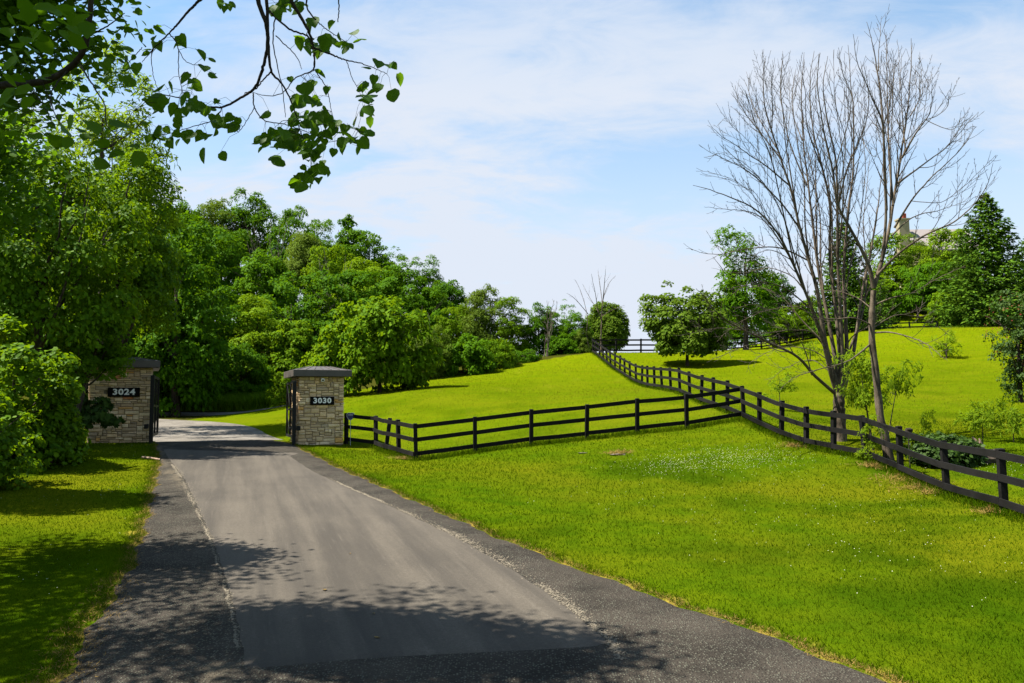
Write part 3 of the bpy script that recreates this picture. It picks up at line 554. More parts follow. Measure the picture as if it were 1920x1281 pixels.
def ashlar(w, h, seed, unit=0.068):
    """irregular squared rubble: rectangles packed on a small grid"""
    rg = random.Random(seed); nr = int(round(h / unit)); nc = int(round(w / unit)); uh = h / nr; uw = w / nc; g = [[0] * nc for _ in range(nr)]; out = []
    for r in range(nr):
        c = 0
        while c < nc:
            if g[r][c]: c += 1; continue
            run = 0
            while c + run < nc and not g[r][c + run]: run += 1
            wd = rg.choice((2, 3, 3, 4, 4, 5, 6, 7)); wd = min(wd, run)
            if run - wd == 1: wd = run if run < 8 else wd - 1
            hh = rg.choice((1, 1, 1, 2, 2, 2, 3)) if wd > 1 else 1
            if wd > 5: hh = min(hh, 2)
            hh = min(hh, nr - r)
            for a in range(r, r + hh):
                for b in range(c, c + wd): g[a][b] = 1
            out.append((c * uw + wd * uw / 2 - w / 2, r * uh + hh * uh / 2, wd * uw, hh * uh)); c += wd
    return out
def text_mesh(txt, size, mt, name):
    cu = bpy.data.curves.new(name, 'FONT'); cu.body = txt; cu.size = size; cu.align_x = 'CENTER'; cu.align_y = 'CENTER'; cu.extrude = 0.008; cu.offset = size * 0.034; cu.space_character = 1.12; cu.resolution_u = 3
    t = bpy.data.objects.new(name, cu); COL.objects.link(t); bpy.context.view_layer.update(); me = bpy.data.meshes.new_from_object(t.evaluated_get(bpy.context.evaluated_depsgraph_get())); bpy.data.objects.remove(t)
    me.transform(Matrix.Diagonal((1.16, 1, 1, 1))); me.name = name; me.materials.clear(); me.materials.append(mt); return me
def gate_post(num, base, yaw, w, h, faces, plate, seed, label, cam_):
    r = empty('gate_post', base, yaw); tag(r, label, 'gate post', 'stone gate posts'); tk = 0.055; cw = w - 2 * tk
    obj('mortar_core', MB().box((0, 0, h / 2 - 0.2), (cw, cw, h + 0.4)).me('mortar_core', M['mortar']), r)
    rest = MB(); rg = random.Random(seed)
    for fi in range(4):                                   # 0 front, 1 right, 2 back, 3 left
        a = fi * math.pi / 2; ww = w if fi % 2 == 0 else cw
        for x, z, sx, sz in ashlar(ww, h, seed * 10 + fi):
            if fi == 0 and abs(x) + sx * 0.3 < plate[2] / 2 and abs(z - plate[0]) + sz * 0.3 < plate[1] / 2: continue
            k = rg.randrange(7); dep = tk + rg.uniform(-0.018, 0.028); g = 0.015; X = x; Y = -cw / 2
            if fi in faces:
                loc = (X * math.cos(a) - Y * math.sin(a), X * math.sin(a) + Y * math.cos(a), z)
                obj('stone', STM[k], r, loc, (0, 0, a), (sx - g, dep, sz - g))
            else:
                vv = []
                for q in ST[k].v:
                    px = X + q[0] * (sx - g); py = Y + q[1] * dep; vv.append((px * math.cos(a) - py * math.sin(a), px * math.sin(a) + py * math.cos(a), z + q[2] * (sz - g)))
                rest.add(vv, ST[k].f)
    tag(obj('rear_stonework', rest.me('rear_stonework', M['stone']), r), kind='stuff')
    ov = w / 2 + 0.25; fa = 0.25; c = MB(); t = ov * 0.42
    prof = [(ov - 0.02, h - 0.0), (ov, h + 0.012), (ov, h + fa), (ov - 0.015, h + fa + 0.012), (t, h + fa + 0.17)]; v = []; f = []
    for q, z in prof: v += [(-q, -q, z), (q, -q, z), (q, q, z), (-q, q, z)]
    for l in range(4):
        for i in range(4): f.append((l * 4 + i, l * 4 + (i + 1) % 4, l * 4 + 4 + (i + 1) % 4, l * 4 + 4 + i))
    f.append((3, 2, 1, 0)); f.append((16, 17, 18, 19)); c.add(v, f); cp_ = obj('cap', c.me('cap', M['capmetal']), r)
    s = MB()
    for k in range(7):
        x = -ov + 2 * ov * (k + 0.5) / 7; xt = x * 0.42
        s.beam((x, -ov - 0.001 + 0.03, h + fa + 0.022), (xt, -t, h + fa + 0.175), 0.02, 0.02)
    tag(obj('cap_seams', s.me('cap_seams', M['capmetal']), cp_), kind='stuff')
    pl = obj('number_plate', MB().box((0, 0, 0), (plate[2], 0.03, plate[1]), 0, 0.004).me('number_plate', M['plate']), r, (plate[3], -w / 2 - 0.035, plate[0]))
    obj('digits', text_mesh(num, plate[1] * 0.86, M['white'], 'digits'), pl, (0, -0.018, 0), (math.pi / 2, 0, 0))
    if cam_:
        lt = obj('floodlight', MB().box((0, -0.03, 0), (0.12, 0.09, 0.13), 0, 0.015).box((0, 0.03, 0.0), (0.05, 0.06, 0.05)).me('floodlight', M['white']), r, (0.02, -w / 2 - 0.06, h - 0.13))
        obj('lens', MB().box((0, -0.078, -0.01), (0.075, 0.012, 0.05)).me('lens', M['plate']), lt)
    return r
YAW = math.atan2(0.42, 0.9); nvec = np.array([0.42, -0.9]) / math.hypot(.42, .9); rvec = np.array([0.9, 0.42]) / math.hypot(.42, .9)
wR, hR, wL, hL = 1.74, 2.63, 2.06, 2.72
fR = gpt(602, 31.0); bR = np.array([fR[0] - nvec[0] * wR / 2, fR[1] - nvec[1] * wR / 2, fR[2]]); fL = gpt(223.5, 29.0); bL = np.array([fL[0] - nvec[0] * wL / 2, fL[1] - nvec[1] * wL / 2, fL[2]])
gate_post('3030', bR, YAW, wR, hR, (0, 3), (1.70, 0.32, 0.92, 0.02), 3, 'square stone gate post with hipped grey cap and black plate numbered 3030', True)
gate_post('3024', bL, YAW, wL, hL, (0,), (1.83, 0.34, 1.04, 0.10), 8, 'square stone gate post half hidden by branches with black plate numbered 3024', False)
# ------------------------------------------------------------------ steel gate leaves, standing open
def gate_leaf(hinge, end, h0, h1, label, post_left):
    d = Vector((end[0] - hinge[0], end[1] - hinge[1], 0)); L = d.length; r = empty('gate_leaf', hinge, math.atan2(d.y, d.x)); tag(r, label, 'gate', 'open driveway gate leaves')
    z0 = 0.30
    def bar(n, a, b, w=0.06, t=0.05): obj(n, MB().beam(a, b, t, w).me(n, M['steel']), r)
    bar('hinge_stile', (0.03, 0, z0), (0.03, 0, h0), 0.09, 0.08); bar('end_stile', (L - 0.04, 0, z0), (L - 0.04, 0, h1), 0.08, 0.06); bar('middle_stile', (L / 2, 0, z0 + .04), (L / 2, 0, (h0 + h1) / 2), 0.07, 0.045)
    bar('bottom_rail', (0.0, 0, z0), (L, 0, z0), 0.10, 0.055); bar('top_rail', (0.0, 0, h0), (L, 0, h1), 0.09, 0.055); m = (z0 + h0) / 2; bar('middle_rail', (0.06, 0, m), (L - .06, 0, m), 0.08, 0.04)
    for a, b in ((0.07, L / 2), (L / 2, L - 0.07)):
        for q0, q1 in ((z0, m), (m, min(h0, h1))): bar('brace', (a, 0.012, q0), (b, 0.012, q1), 0.05, 0.02); bar('brace', (a, -0.012, q1), (b, -0.012, q0), 0.05, 0.02)
    obj('hinge_post', MB().box((-0.16, 0, h0 / 2 - 0.1), (0.13, 0.13, h0 + 0.25), 0, 0.01).me('hinge_post', M['steel']), r)
    op = MB().box((-0.1, post_left * 0.16, 0.62), (0.5, 0.12, 0.16), 0, 0.01); op.beam((0.1, post_left * 0.14, 0.62), (0.95, 0.05, 0.62), 0.04, 0.04)
    obj('gate_opener', op.me('gate_opener', M['steel']), r)
hp = gpt(550, 30.5); he = gpt(537.5, 33.1)
gate_leaf(hp, he, 2.38, 2.38, 'open black braced gate leaf folded back beside the 3030 post', -1)
hp2 = gpt(283.5, 28.9); he2 = gpt(294.5, 31.4)
gate_leaf(hp2, he2, 2.42, 2.42, 'open black gate leaf seen edge on beside the 3024 post', 1)
# ------------------------------------------------------------------ little shield sign on the fence
sg = gpt(658, 31.75); r = empty('shield_sign', (sg[0], sg[1] - 0.14, sg[2])); tag(r, 'small blue shield sign with silver edge on the fence beside the stone post', 'sign')
def shield(s, y):
    o_ = [(-.5, .42), (-.2, .5), (0, .44), (.2, .5), (.5, .42), (.5, -.02), (.3, -.36), (0, -.55), (-.3, -.36), (-.5, -.02)]
    v = [(a * s, y, b * s) for a, b in o_] + [(a * s, y + 0.012, b * s) for a, b in o_]; n = len(o_)
    return MB().add(v, [tuple(range(n)), tuple(range(2 * n - 1, n - 1, -1))] + [(i, i + n, (i + 1) % n + n, (i + 1) % n) for i in range(n)])
e1 = obj('rim', shield(0.30, 0).me('rim', M['silver']), r, (0, 0, 1.12)); obj('face', shield(0.255, -0.006).me('face', M['blue']), r, (0, 0, 1.12))
obj('band', MB().box((0, -0.012, 0.055), (0.20, 0.006, 0.03)).me('band', M['silver']), r, (0, 0, 1.12)); obj('stake', MB().box((0, 0.02, 0.5), (0.02, 0.014, 1.1)).me('stake', M['silver']), r)
# ------------------------------------------------------------------ house behind the trees
h0 = pt(1725, 455, 130); hb = h0[2] - 9.0
r = empty('house', (h0[0], 131, hb)); tag(r, 'cream house with grey roof and tall chimney showing above the right-hand trees', 'house')
obj('wall', MB().box((5.2, 4.0, 4.2), (10.0, 8, 8.4)).add([(0.2, 0, 8.4), (0.2, 8, 8.4), (0.2, 4, 12.0), (0.35, 0, 8.4), (0.35, 8, 8.4), (0.35, 4, 12.0)], [(0, 2, 1), (3, 4, 5), (0, 3, 5, 2), (1, 2, 5, 4)]).me('wall', M['cream']), r)
rf = MB(); rf.add([(-0.2, -0.6, 7.75), (10.6, -0.6, 7.75), (10.6, 4, 12.1), (-0.2, 4, 12.1), (10.6, 8.6, 7.75), (-0.2, 8.6, 7.75), (-0.2, -0.6, 7.95), (10.6, -0.6, 7.95), (10.6, 4, 12.32), (-0.2, 4, 12.32), (10.6, 8.6, 7.95), (-0.2, 8.6, 7.95)],
       [(6, 7, 8, 9), (9, 8, 10, 11), (1, 0, 3, 2), (2, 3, 5, 4), (0, 1, 7, 6), (4, 5, 11, 10), (0, 6, 9, 3), (3, 9, 11, 5), (1, 2, 8, 7), (2, 4, 10, 8)])
ro = obj('roof', rf.me('roof', M['roof']), r)
ch = obj('chimney', MB().box((-0.95, 2.6, 7.0), (1.7, 1.3, 13.6), 0, 0.03).box((-0.95, 2.6, 13.7), (1.95, 1.55, 0.25)).me('chimney', M['cream']), r)
obj('chimney_pot', MB().box((-0.6, 2.6, 14.3), (0.5, 0.5, 0.95), 0, 0.08).me('chimney_pot', M['clay']), ch)
# ------------------------------------------------------------------ trees
def crown_mesh(name, seed, mt, tmpl=L_RHOMB, clumps=190, per=105, leaf=0.034, cr=0.105, lumps=7, lump_amp=0.30, low=0.30, narrow=0.0, fill=0.35, flat=0.7, upn=0.55, asp=1.0):
    """foliage in a unit box: x, y in [-.5, .5], z in [0, 1]"""
    rg = np.random.default_rng(seed); ld = rdir(rg, lumps); la = rg.uniform(0.5, 1.0, lumps) * lump_amp
    n = clumps; d = rdir(rg, n * 2); d = d[d[:, 2] > -0.75][:n]; n = len(d)
    R = 0.80 + (np.clip((d @ ld.T - 0.55) / 0.45, 0, 1) * la).sum(1) - 0.12 * rg.random(n)
    rad = np.where(rg.random(n) < fill, rg.uniform(0.35, 0.8, n), rg.uniform(0.82, 1.0, n)) * R
    c = d * rad[:, None] * 0.46; zz = c[:, 2]
    c[:, 2] = np.where(zz < 0, zz * (0.5 + low), zz * 1.12)
    f = 1 - narrow * np.clip(c[:, 2] / 0.5, -0.5, 1); c[:, :2] *= f[:, None]
    crs = cr * rg.uniform(0.65, 1.3, n); P = []; Nn = []; Sz = []
    for k in range(n):
        m = int(per * (crs[k] / cr) ** 2); e = rdir(rg, m); e[:, 2] = np.where(e[:, 2] < -0.35, -e[:, 2], e[:, 2])
        p = c[k] * np.array([1, 1, asp]) + e * (crs[k] * asp ** 0.4 * rg.uniform(0.55, 1.0, m) ** 0.8)[:, None] * np.array([1, 1, flat]); P.append(p)
        Nn.append(e * 0.55 + d[k] * 0.35 + UP * upn + rg.normal(0, 0.42, (m, 3))); Sz.append(leaf * rg.uniform(0.6, 1.3, m))
    P = np.concatenate(P); Nn = np.concatenate(Nn); Sz = np.concatenate(Sz) * (asp ** 0.4)
    V, F = cloud(tmpl, P, Nn, Sz, rg)
    lo = np.percentile(V, 0.5, axis=0); hi = np.percentile(V, 99.7, axis=0); V = (V - (lo + hi) / 2) / (hi - lo); V[:, 2] += 0.5
    return mesh(name, V, F, mt)
def trunk_mesh(seed, mt, h, r, crown_z, spread, limbs=7, lean=0.0, name='trunk'):
    rg = np.random.default_rng(seed); n = 9; t = np.linspace(0, 1, n); top = crown_z + (h - crown_z) * 0.7
    ax = np.stack([np.cumsum(rg.normal(0, 0.02 * h / n, n)) + lean * t, np.cumsum(rg.normal(0, 0.02 * h / n, n)), -0.35 + (top + 0.35) * t], 1); ax[0, :2] = 0
    rr = r * (1.25 - 0.95 * t) ; rr[0] = r * 1.6; paths = [(ax, rr)]
    for k in range(limbs):
        s = rg.uniform(0.3, 0.95); i = min(int(s * (n - 1)), n - 2); p0 = ax[i] + (ax[i + 1] - ax[i]) * (s * (n - 1) - i); p0[2] = max(p0[2], crown_z * 0.75 + 0.2); a = rg.uniform(0, 6.28); q = np.linspace(0, 1, 6)[:, None]
        L = spread * rg.uniform(0.5, 0.95); pts = p0 + np.concatenate([np.cos(a) * L * q, np.sin(a) * L * q, (h - p0[2]) * rg.uniform(0.25, 0.6) * q ** 1.4], 1) + rg.normal(0, 0.02 * L, (6, 3)) * q
        paths.append((pts, np.linspace(r * 0.42, r * 0.07, 6)))
    V, F = tubes(paths, 7); return mesh(name, V, F, mt, True)
CR = {}
KIND = dict(
 maple=(100, 'maple', dict(clumps=215, per=104, leaf=0.0265, lump_amp=0.40, cr=0.090, flat=0.58)), fresh=(200, 'fresh', dict(clumps=200, per=104, leaf=0.0265, lump_amp=0.46, cr=0.095, flat=0.58)),
 olive=(300, 'olive', dict(tmpl=L_LANCE, clumps=190, per=100, leaf=0.046, cr=0.10, lump_amp=0.3)), round=(400, 'round', dict(clumps=250, per=95, leaf=0.034, cr=0.09, lump_amp=0.24, low=0.3)),
 bush=(500, 'fresh', dict(clumps=150, per=90, leaf=0.044, cr=0.11, lump_amp=0.4, low=0.5)), mbush=(550, 'maple', dict(clumps=150, per=90, leaf=0.044, cr=0.11, lump_amp=0.4, low=0.5)),
 airy=(600, 'maple', dict(tmpl=L_LANCE, clumps=140, per=70, leaf=0.05, cr=0.085, lump_amp=0.45, fill=0.6)), tall=(700, 'maple', dict(clumps=210, per=80, leaf=0.036, cr=0.085, lump_amp=0.5, narrow=0.35)),
 wisp=(750, 'walnut', dict(tmpl=L_LANCE, clumps=34, per=26, leaf=0.10, cr=0.10, lump_amp=0.5, fill=0.8)),
 aspen=(801, 'aspen', dict(tmpl=L_HEX, clumps=380, per=85, leaf=0.0175, cr=0.070, lump_amp=0.34, fill=0.3)), abush=(820, 'aspen', dict(tmpl=L_HEX, clumps=150, per=75, leaf=0.036, cr=0.11, lump_amp=0.35, low=0.5)),
 walnut=(803, 'walnut', dict(tmpl=L_LANCE, clumps=170, per=80, leaf=0.036, cr=0.075, lump_amp=0.6, fill=0.6)), sucker=(860, 'walnut', dict(tmpl=L_LANCE, clumps=75, per=44, leaf=0.075, cr=0.11, lump_amp=0.5, fill=0.6)), fir=(804, 'dark', dict(tmpl=L_MAPLE, clumps=40, per=34, leaf=0.13, cr=0.16, lump_amp=0.4, flat=0.5)),
 edge=(811, 'dark', dict(clumps=170, per=70, leaf=0.030, cr=0.10, lump_amp=0.4)), mound=(815, 'dark', dict(clumps=90, per=70, leaf=0.07, cr=0.16, lump_amp=0.3, low=0.4)))
BUCK = (0.6, 0.85, 1.15, 1.6, 2.3)
def getcrown(kind, i, asp):
    a = min(BUCK, key=lambda q: abs(math.log(q / asp))); key = (kind, i, a)
    if key not in CR:
        s, m, kw = KIND[kind]; CR[key] = crown_mesh('crown', s + i, M[m], asp=a, **kw)
    return CR[key]
M['walnut'] = leaf_mat('walnut_leaves', (0.10, 0.18, 0.006), (0.17, 0.25, 0.010), 0.5, (0.36, 0.50, 0.012), 0.0)
M['round'] = leaf_mat('round_tree_leaves', (0.058, 0.115, 0.006), (0.130, 0.200, 0.014), 0.36, None, 0.1)
trs = random.Random(77)
def tree(name, u, vt, vb, w, d, kind, var, label, cat='tree', group=None, deep=0.85, tr=None, bark='bark', base_u=None, trunk_r=None, limbs=7):
    b = gpt(base_u if base_u is not None else u, d); c = pt(u, (vt + vb) / 2, d); zt = pt(u, vt, d)[2]; zb = pt(u, vb, d)[2]; wd = w / 1500 * d
    r = empty(name, b); tag(r, label, cat, group); H = zt - zb; cz = zb - b[2]
    o = obj('crown', getcrown(kind, var, H / wd), r, (c[0] - b[0], 0, cz), (0, 0, trs.uniform(0, 6.28) if deep > 0.8 else 0), (wd * 1.04, wd * deep * (1.0 if deep > 0.8 else 1.0), H * 1.02))
    h = cz + H; tm = trunk_mesh(trs.randrange(9999), M[bark], max(h, 0.6), trunk_r or max(0.05, 0.017 * h + 0.02), max(cz, 0.05), wd * 0.5, limbs, c[0] - b[0])
    obj('trunk' if cat == 'tree' else 'stem', tm, r); return r
WG = 'leafy trees of the wooded hill'
FOREST = [  # crest of the hill, far to near
 (352, 388, 520, 105, 100, 'maple', 0, 'small dark tree at the left end of the wooded crest'),
 (412, 372, 520, 120, 103, 'olive', 0, 'broad crest tree just left of the highest crown'),
 (468, 361, 520, 120, 104, 'airy', 0, 'highest tree on the crest of the wooded hill'),
 (548, 392, 540, 105, 102, 'maple', 1, 'rounded crest tree right of the highest crown'),
 (602, 412, 540, 70, 98, 'airy', 1, 'thin open tree on the crest between two denser crowns'),
 (646, 408, 540, 62, 96, 'tall', 0, 'pointed dark tree standing out of the crest line'),
 (692, 438, 560, 95, 95, 'maple', 2, 'dense crest tree right of the pointed dark tree'),
 (748, 470, 590, 70, 92, 'airy', 2, 'loose small leaved tree where the crest starts to fall'),
 (797, 480, 600, 66, 91, 'airy', 3, 'loose tree on the falling crest with sky through its top'),
 (838, 528, 640, 90, 86, 'maple', 3, 'dense dark tree at the low right end of the crest'),
 # middle band
 (345, 445, 610, 140, 82, 'maple', 1, 'mid slope tree at the far left behind the tall left-hand tree'),
 (428, 440, 600, 120, 86, 'maple', 2, 'mid slope tree below the highest crest tree'),
 (505, 478, 640, 130, 80, 'maple', 3, 'broad mid slope tree left of the lower dead thicket'),
 (572, 440, 560, 85, 90, 'olive', 1, 'pale tree between the upper and the lower dead thicket'),
 (618, 462, 600, 100, 84, 'fresh', 0, 'bright green mid slope tree above the lower dead thicket'),
 (688, 490, 640, 110, 80, 'fresh', 1, 'bright mid slope tree left of the falling crest'),
 (742, 505, 660, 130, 78, 'maple', 0, 'spreading mid slope tree above the yellow-green lawn tree'),
 (805, 540, 680, 110, 76, 'maple', 2, 'mid slope tree with a lit top right of the yellow-green lawn tree'),
 (856, 575, 680, 80, 74, 'fresh', 0, 'rounded bright tree at the right foot of the hill'),
 # lower band
 (330, 500, 700, 150, 62, 'maple', 3, 'dark lower tree rising behind the gate on its left side'),
 (398, 545, 740, 130, 60, 'maple', 0, 'deep shaded tree behind the middle of the gateway'),
 (482, 560, 750, 120, 60, 'fresh', 1, 'fresh green tree of stepped tiers in the lower wood'),
 (548, 520, 700, 140, 70, 'maple', 1, 'large shaded tree in the middle of the lower wood'),
 (628, 512, 690, 150, 68, 'maple', 2, 'domed tree with a sunlit top behind the yellow-green lawn tree'),
 (545, 605, 750, 90, 58, 'bush', 0, 'small pale crowned tree above and left of the 3030 post'),
 (452, 650, 770, 120, 55, 'maple', 3, 'low dark tree at the wood edge left of the 3030 post'),
 (372, 655, 775, 130, 55, 'mbush', 0, 'low shaded tree straight behind the open gate'),
 (318, 550, 770, 120, 54, 'mbush', 1, 'low dark tree just right of the 3024 post'),
 (270, 400, 760, 190, 50, 'maple', 2, 'dark tree behind the 3024 post'),
 (200, 330, 740, 220, 49, 'maple', 1, 'tall dark tree deep behind the left-hand bushes'),
 (120, 400, 740, 240, 50, 'maple', 0, 'tree deep in the wood behind the far left foliage'),
 (20, 400, 760, 240, 48, 'maple', 3, 'tree at the far left edge deep behind the foliage'),
]
for a in FOREST: tree('woodland_tree', a[0], a[1], a[2], a[3] * 1.14, *a[4:7], a[7], group=WG)
HG = 'shrubs and small trees along the top of the lawn'
for a in [
 (712, 562, 738, 205, 50, 'bush', 1, 'yellow-green spreading tree alone on the lawn slope behind the 3030 post', 'tree'),
 (612, 650, 765, 130, 52, 'bush', 2, 'yellow-green bush tucked left of the spreading lawn tree', 'shrub'),
 (540, 700, 770, 65, 50, 'bush', 0, 'small bright bush showing just left of the 3030 post', 'shrub'),
 (800, 615, 715, 85, 60, 'olive', 0, 'thin dull green tree right of the spreading lawn tree', 'tree'),
 (905, 542, 690, 95, 74, 'olive', 1, 'pale willow-like tree at the left of the lawn-top row', 'tree'),
 (868, 632, 712, 120, 62, 'mbush', 0, 'dense low shrub at the lawn edge below the pale willow-like tree', 'shrub'),
 (935, 640, 700, 90, 65, 'bush', 2, 'bright low shrub at the lawn edge right of the dense shrub', 'shrub'),
 (960, 563, 690, 85, 74, 'fresh', 1, 'bright upright tree right of the pale willow-like tree', 'tree'),
 (1012, 572, 685, 75, 74, 'airy', 0, 'open tree with thin stems left of the hilltop fence corner', 'tree'),
 (985, 655, 690, 60, 68, 'mbush', 1, 'little dark shrub at the lawn edge under the open tree', 'shrub'),
 (1063, 565, 660, 45, 78, 'airy', 2, 'slim feathery tree just left of the small bare tree', 'tree'),
 (1080, 590, 672, 70, 76, 'maple', 1, 'small dark tree at the foot of the small bare tree', 'tree'),
 (1036, 580, 690, 70, 75, 'maple', 0, 'shaded tree closing the gap among the thin grey stems', 'tree'),
 (1052, 628, 672, 70, 73, 'mbush', 0, 'low thicket shrub at the left foot of the small bare tree', 'shrub'),
 (1098, 610, 668, 50, 75, 'olive', 0, 'dull low tree between the small bare tree and the fence corner', 'tree'),
 (1137, 570, 656, 80, 80, 'round', 1, 'rounded dark tree behind the hilltop fence corner', 'tree'),
 (1288, 545, 664, 152, 62, 'round', 0, 'neat round tree with a short trunk on the right-hand field', 'tree'),
 (1398, 432, 632, 140, 76, 'airy', 1, 'tall loose tree with a dark trunk behind the round tree', 'tree'),
 (1360, 560, 650, 90, 82, 'mbush', 0, 'dark shrub behind the far fence between the round and the tall tree', 'shrub'),
 (1475, 575, 640, 110, 86, 'fresh', 0, 'bright shrubby tree behind the far fence left of the bare tree stems', 'tree'),
 (1450, 520, 645, 90, 88, 'maple', 3, 'darker tree filling in behind the tall loose tree', 'tree'),
 (1520, 560, 640, 80, 88, 'bush', 1, 'pale bush behind the bare tree stems', 'shrub'),
 (1680, 446, 600, 110, 104, 'fresh', 1, 'bright leafy tree left of and below the cream house', 'tree'),
 (1770, 438, 605, 120, 106, 'fresh', 0, 'bright leafy tree in front of the cream house roof', 'tree'),
 (1728, 446, 600, 85, 110, 'olive', 0, 'dull green tree close under the chimney of the cream house', 'tree'),
 (1720, 500, 590, 130, 98, 'maple', 2, 'mid green tree between the two spruces', 'tree'),
 (1640, 520, 610, 90, 100, 'bush', 2, 'light bush showing between the trunks of the bare trees', 'shrub'),
 (1775, 550, 612, 90, 92, 'bush', 1, 'yellow-green bush at the left foot of the big spruce', 'shrub'),
 (1905, 585, 618, 60, 84, 'bush', 0, 'low bright bush at the right foot of the big spruce', 'shrub'),
]: tree('lawn_tree' if a[8] == 'tree' else 'shrub', *a[:8], cat=a[8], group=None)
# ---- left-hand foliage close to the drive
tree('roadside_tree', 70, 215, 665, 400, 26.6, 'aspen', 0, 'big round-leaved tree filling the left edge above the 3024 post', deep=0.5, trunk_r=0.16)
tree('roadside_tree', 222, 280, 615, 205, 29.8, 'aspen', 0, 'round-leaved tree behind with its side against open sky', deep=0.9)
tree('roadside_tree', 190, 85, 560, 270, 36, 'walnut', 0, 'tall feathery bright tree seen through the dark overhanging leaves', trunk_r=0.16)
tree('roadside_tree', 330, 425, 770, 190, 47, 'maple', 1, 'dark maple-like tree right behind the 3024 post and gate leaf', deep=0.9)
tree('shrub', 25, 610, 900, 240, 23.6, 'abush', 1, 'leafy bush at the left edge spilling down to the mown verge', 'shrub', deep=0.9, limbs=5)
tree('shrub', 95, 690, 876, 110, 23.6, 'abush', 1, 'smaller sunlit bush leaning onto the verge before the 3024 post', 'shrub', limbs=5)
tree('shrub', 190, 585, 712, 128, 27.0, 'abush', 1, 'leafy boughs drooping over the cap of the 3024 post', 'shrub', base_u=120, deep=0.5, limbs=4)
tree('shrub', 176, 746, 802, 100, 27.4, 'fir', 0, 'small dark bush against the stone face of the 3024 post', 'shrub', base_u=150, deep=0.5, limbs=4)
tree('shrub', -40, 700, 940, 200, 19.5, 'abush', 1, 'dark bush cut off by the left edge of the view', 'shrub', limbs=5)
tree('roadside_tree', -250, 60, 700, 420, 17.5, 'aspen', 0, 'near roadside tree standing outside the left edge', deep=0.8, trunk_r=0.2)
# ---- right edge shrub, saplings
e = tree('edge_shrub', 1915, 552, 752, 118, 36, 'edge', 0, 'dark glossy shrub with reddish leaf tips cut by the right edge', 'shrub')
rg = np.random.default_rng(9); c0 = pt(1905, 640, 36) - np.array(e.location); n_ = 160; dd = rdir(rg, n_); 
V, F = cloud(L_RHOMB, c0 + dd * np.array([1.25, 1.2, 1.9]) + UP * .5 * rg.uniform(.8, 1.0, (n_, 1)), dd + UP * .5, rg.uniform(.06, .12, n_), rg); tag(obj('red_leaf_tips', mesh('red_leaf_tips', V, F, M['redleaf']), e), kind='stuff')
tree('sapling', 1775, 622, 672, 62, 55, 'wisp', 0, 'tiny half-bare bush alone on the upper right-hand field', 'sapling', limbs=9)
tree('sapling', 1462, 690, 745, 62, 32, 'wisp', 1, 'thin sapling with sparse leaf sprays just left of the long low bough', 'sapling', limbs=5, trunk_r=0.02)
tree('sapling', 1519, 640, 672, 44, 58, 'wisp', 2, 'small sapling seen left of the bare tree trunk up the field', 'sapling', limbs=5)
tree('sapling', 1842, 752, 810, 90, 24, 'wisp', 3, 'slender sapling with pale leaf tiers behind the weathered stump', 'sapling', limbs=6, trunk_r=0.018)
tree('sapling', 1900, 745, 815, 80, 25.5, 'wisp', 4, 'pale leafy sapling near the right edge below the dark shrub', 'sapling', limbs=6, trunk_r=0.018)
tree('sapling', 1738, 770, 815, 36, 27, 'wisp', 5, 'wiry little sapling between bare trees and stump', 'sapling', limbs=6, trunk_r=0.012)
tree('shrub', 1615, 655, 765, 115, 24.6, 'sucker', 0, 'bright leafy sucker growth around the foot of the bare trees', 'shrub', base_u=1640, limbs=6, trunk_r=0.03)
tree('shrub', 1690, 678, 745, 70, 24.0, 'wisp', 6, 'sparse leafy shoots right of the slim bare trunk', 'shrub', base_u=1655, limbs=5, trunk_r=0.02)
tree('shrub', 1630, 780, 880, 50, 22.6, 'wisp', 7, 'scant shoots between fence and slim bare trunk', 'shrub', limbs=5, trunk_r=0.02)
tree('shrub', 1765, 815, 874, 125, 22.0, 'mound', 0, 'low dark evergreen mound behind the fence left of the stump', 'shrub', limbs=3, trunk_r=0.03)
# ---- spruces
def spruce_mesh(seed, H, Rb, levels, per):
    rg = np.random.default_rng(seed); P = []; N = []; T = []; S_ = []
    for l in range(levels):
        f = l / (levels - 1); z = H * (0.04 + 0.95 * f); R = Rb * (1 - f) ** 0.68 * rg.uniform(0.85, 1.1) + 0.12; nb = max(5, int(13 * (1 - f) + 4)); a0 = rg.uniform(0, 6.28)
        for b in range(nb):
            a = a0 + b * 6.283 / nb + rg.normal(0, 0.12); L = R * rg.uniform(0.75, 1.12); m = int(2.4 * per * (0.3 + L / Rb)); s = rg.random(m) ** 0.7; out = np.array([math.cos(a), math.sin(a), 0]); sd = np.array([-math.sin(a), math.cos(a), 0])
            lat = rg.normal(0, 0.17, m) * L * (1.1 - s * 0.75); p = out * (s * L)[:, None] + sd * lat[:, None]; p[:, 2] = z - 0.30 * L * s + 0.34 * L * s ** 2.6 - 0.10 * np.abs(lat) + rg.normal(0, 0.05, m)
            t = out * 0.7 + sd * np.sign(lat)[:, None] * 0.5 + rg.normal(0, 0.25, (m, 3)); t[:, 2] += 0.12; P.append(p); T.append(t); N.append(UP + rg.normal(0, 0.45, (m, 3)) + out * 0.3); S_.append(rg.uniform(0.28, 0.55, m) * H / 14)
    V, F = cloud(L_RHOMB, np.concatenate(P), np.concatenate(N), np.concatenate(S_), rg, np.concatenate(T), 0.62); return mesh('foliage', V, F, M['spruce'])
